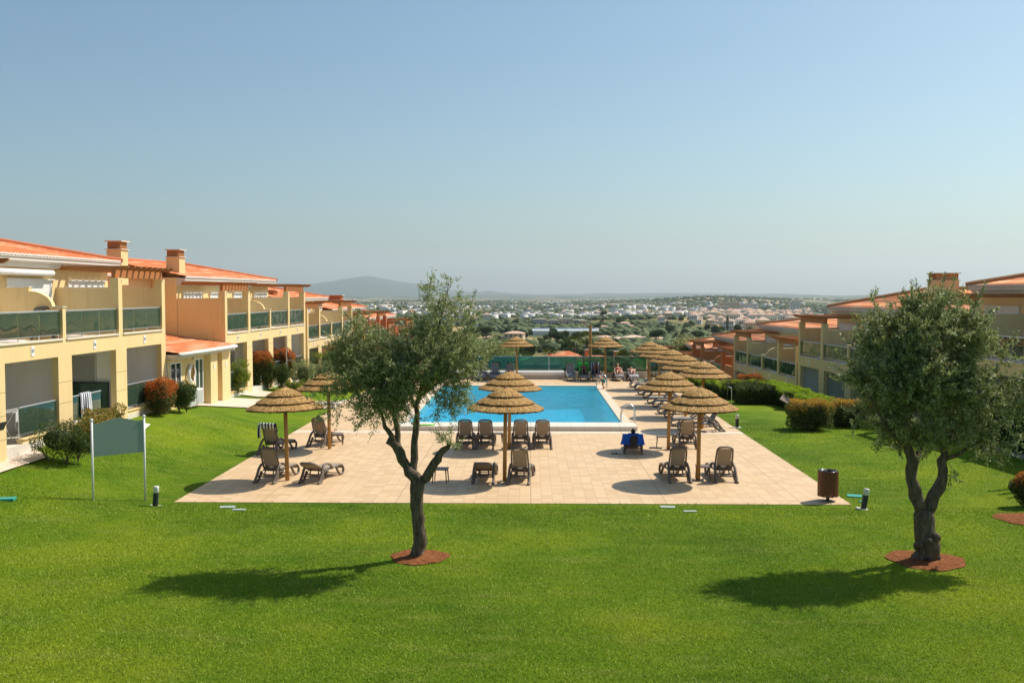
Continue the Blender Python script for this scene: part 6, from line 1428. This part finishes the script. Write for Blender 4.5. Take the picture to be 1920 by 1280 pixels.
# ------------------------------------------------------------------ grass blades on the near lawn
rs = np.random.RandomState(77); PX = []; 
for (y0_, y1_, dens) in ((14.2, 18, 1100), (18, 22, 850), (22, 28.6, 600), (28.6, 36, 250), (36, 47, 120)):
    xa, xb = -(y1_ + 2) * .56, (y1_ + 2) * .53
    n = int((xb - xa) * (y1_ - y0_) * dens); x = rs.uniform(xa, xb, n); y = rs.uniform(y0_, y1_, n)
    keep = (x > -y * .56 - .5) & (x < y * .53 + .5) & ~((x > DX0 + rs.uniform(-.02, .05, n)) & (x < DX1 - rs.uniform(-.02, .05, n)) & (y > DY0 + .05 * np.sin(x * 3.1) * rs.uniform(0, 1, n))) & (x > -16.3 + (y > 43.5) * 30 * 0) & (x < 17.2 - (y - 38) * .09)
    keep &= ~(((x - _p.x) * (_q.y - _p.y) - (y - _p.y) * (_q.x - _p.x) > 0) & (y < _p.y + .3)) if ((-20 - _p.x) * (_q.y - _p.y) - (25 - _p.y) * (_q.x - _p.x) > 0) else ~(((x - _p.x) * (_q.y - _p.y) - (y - _p.y) * (_q.x - _p.x) < 0) & (y < _p.y + .3)); keep &= ~((y > 44) & (x < DX0)); keep &= ~((x < -14.4) & (y > 36) & (y < 44))
    for bb, r in ((b1, .60), (b2, .78)): keep &= ((x - bb[0]) ** 2 + (y - bb[1]) ** 2) > (r * rs.uniform(.86, 1.1, n)) ** 2
    PX.append(np.stack([x[keep], y[keep]], -1))
XY = np.concatenate(PX)
gx = np.arange(-27, 27.1, .25); gy = np.arange(13, 48.1, .25); GZ = np.array([[G(a_, b_) - .02 for a_ in gx] for b_ in gy])
ix = (XY[:, 0] - gx[0]) / .25; iy = (XY[:, 1] - gy[0]) / .25; i0 = ix.astype(int).clip(0, len(gx) - 2); j0 = iy.astype(int).clip(0, len(gy) - 2); fx = ix - i0; fy = iy - j0
Z0 = GZ[j0, i0] * (1 - fx) * (1 - fy) + GZ[j0, i0 + 1] * fx * (1 - fy) + GZ[j0 + 1, i0] * (1 - fx) * fy + GZ[j0 + 1, i0 + 1] * fx * fy
Z = np.where((XY[:, 1] > DY0) & (XY[:, 0] > DX0) & (XY[:, 0] < DX1), .002, Z0)
n = len(XY); th = rs.uniform(0, 2 * math.pi, n); h = rs.uniform(.018, .042, n); w = rs.uniform(.004, .008, n) * (1 + XY[:, 1] / 22); le = rs.normal(0, .02, (n, 2))
cx, sx = np.cos(th) * w, np.sin(th) * w
v = np.stack([np.stack([XY[:, 0] - cx, XY[:, 1] - sx, Z - .004], -1), np.stack([XY[:, 0] + cx, XY[:, 1] + sx, Z - .004], -1), np.stack([XY[:, 0] + le[:, 0], XY[:, 1] + le[:, 1], Z + h], -1)], 1).reshape(-1, 3)
o = np_mesh('grass', v, np.arange(3 * n).reshape(n, 3), M['blade']); tag(o, 'short mown grass blades of the lawn', kind='stuff')
print('blades', n)
# ------------------------------------------------------------------ air
b = MB()
hz = (-16000, 16000, -60, 30500, -80, 900)
b.box(*hz); a = N('haze_volume')
vol = a.n('VolumePrincipled', {'Color': (.84, .94, 1.0, 1), 'Density': 4.8e-5, 'Anisotropy': .3}).outputs[0]
hm = a.done(vol, vol=True)
o = b.build('haze', hm); tag(o, 'pale summer haze in the air', kind='stuff')
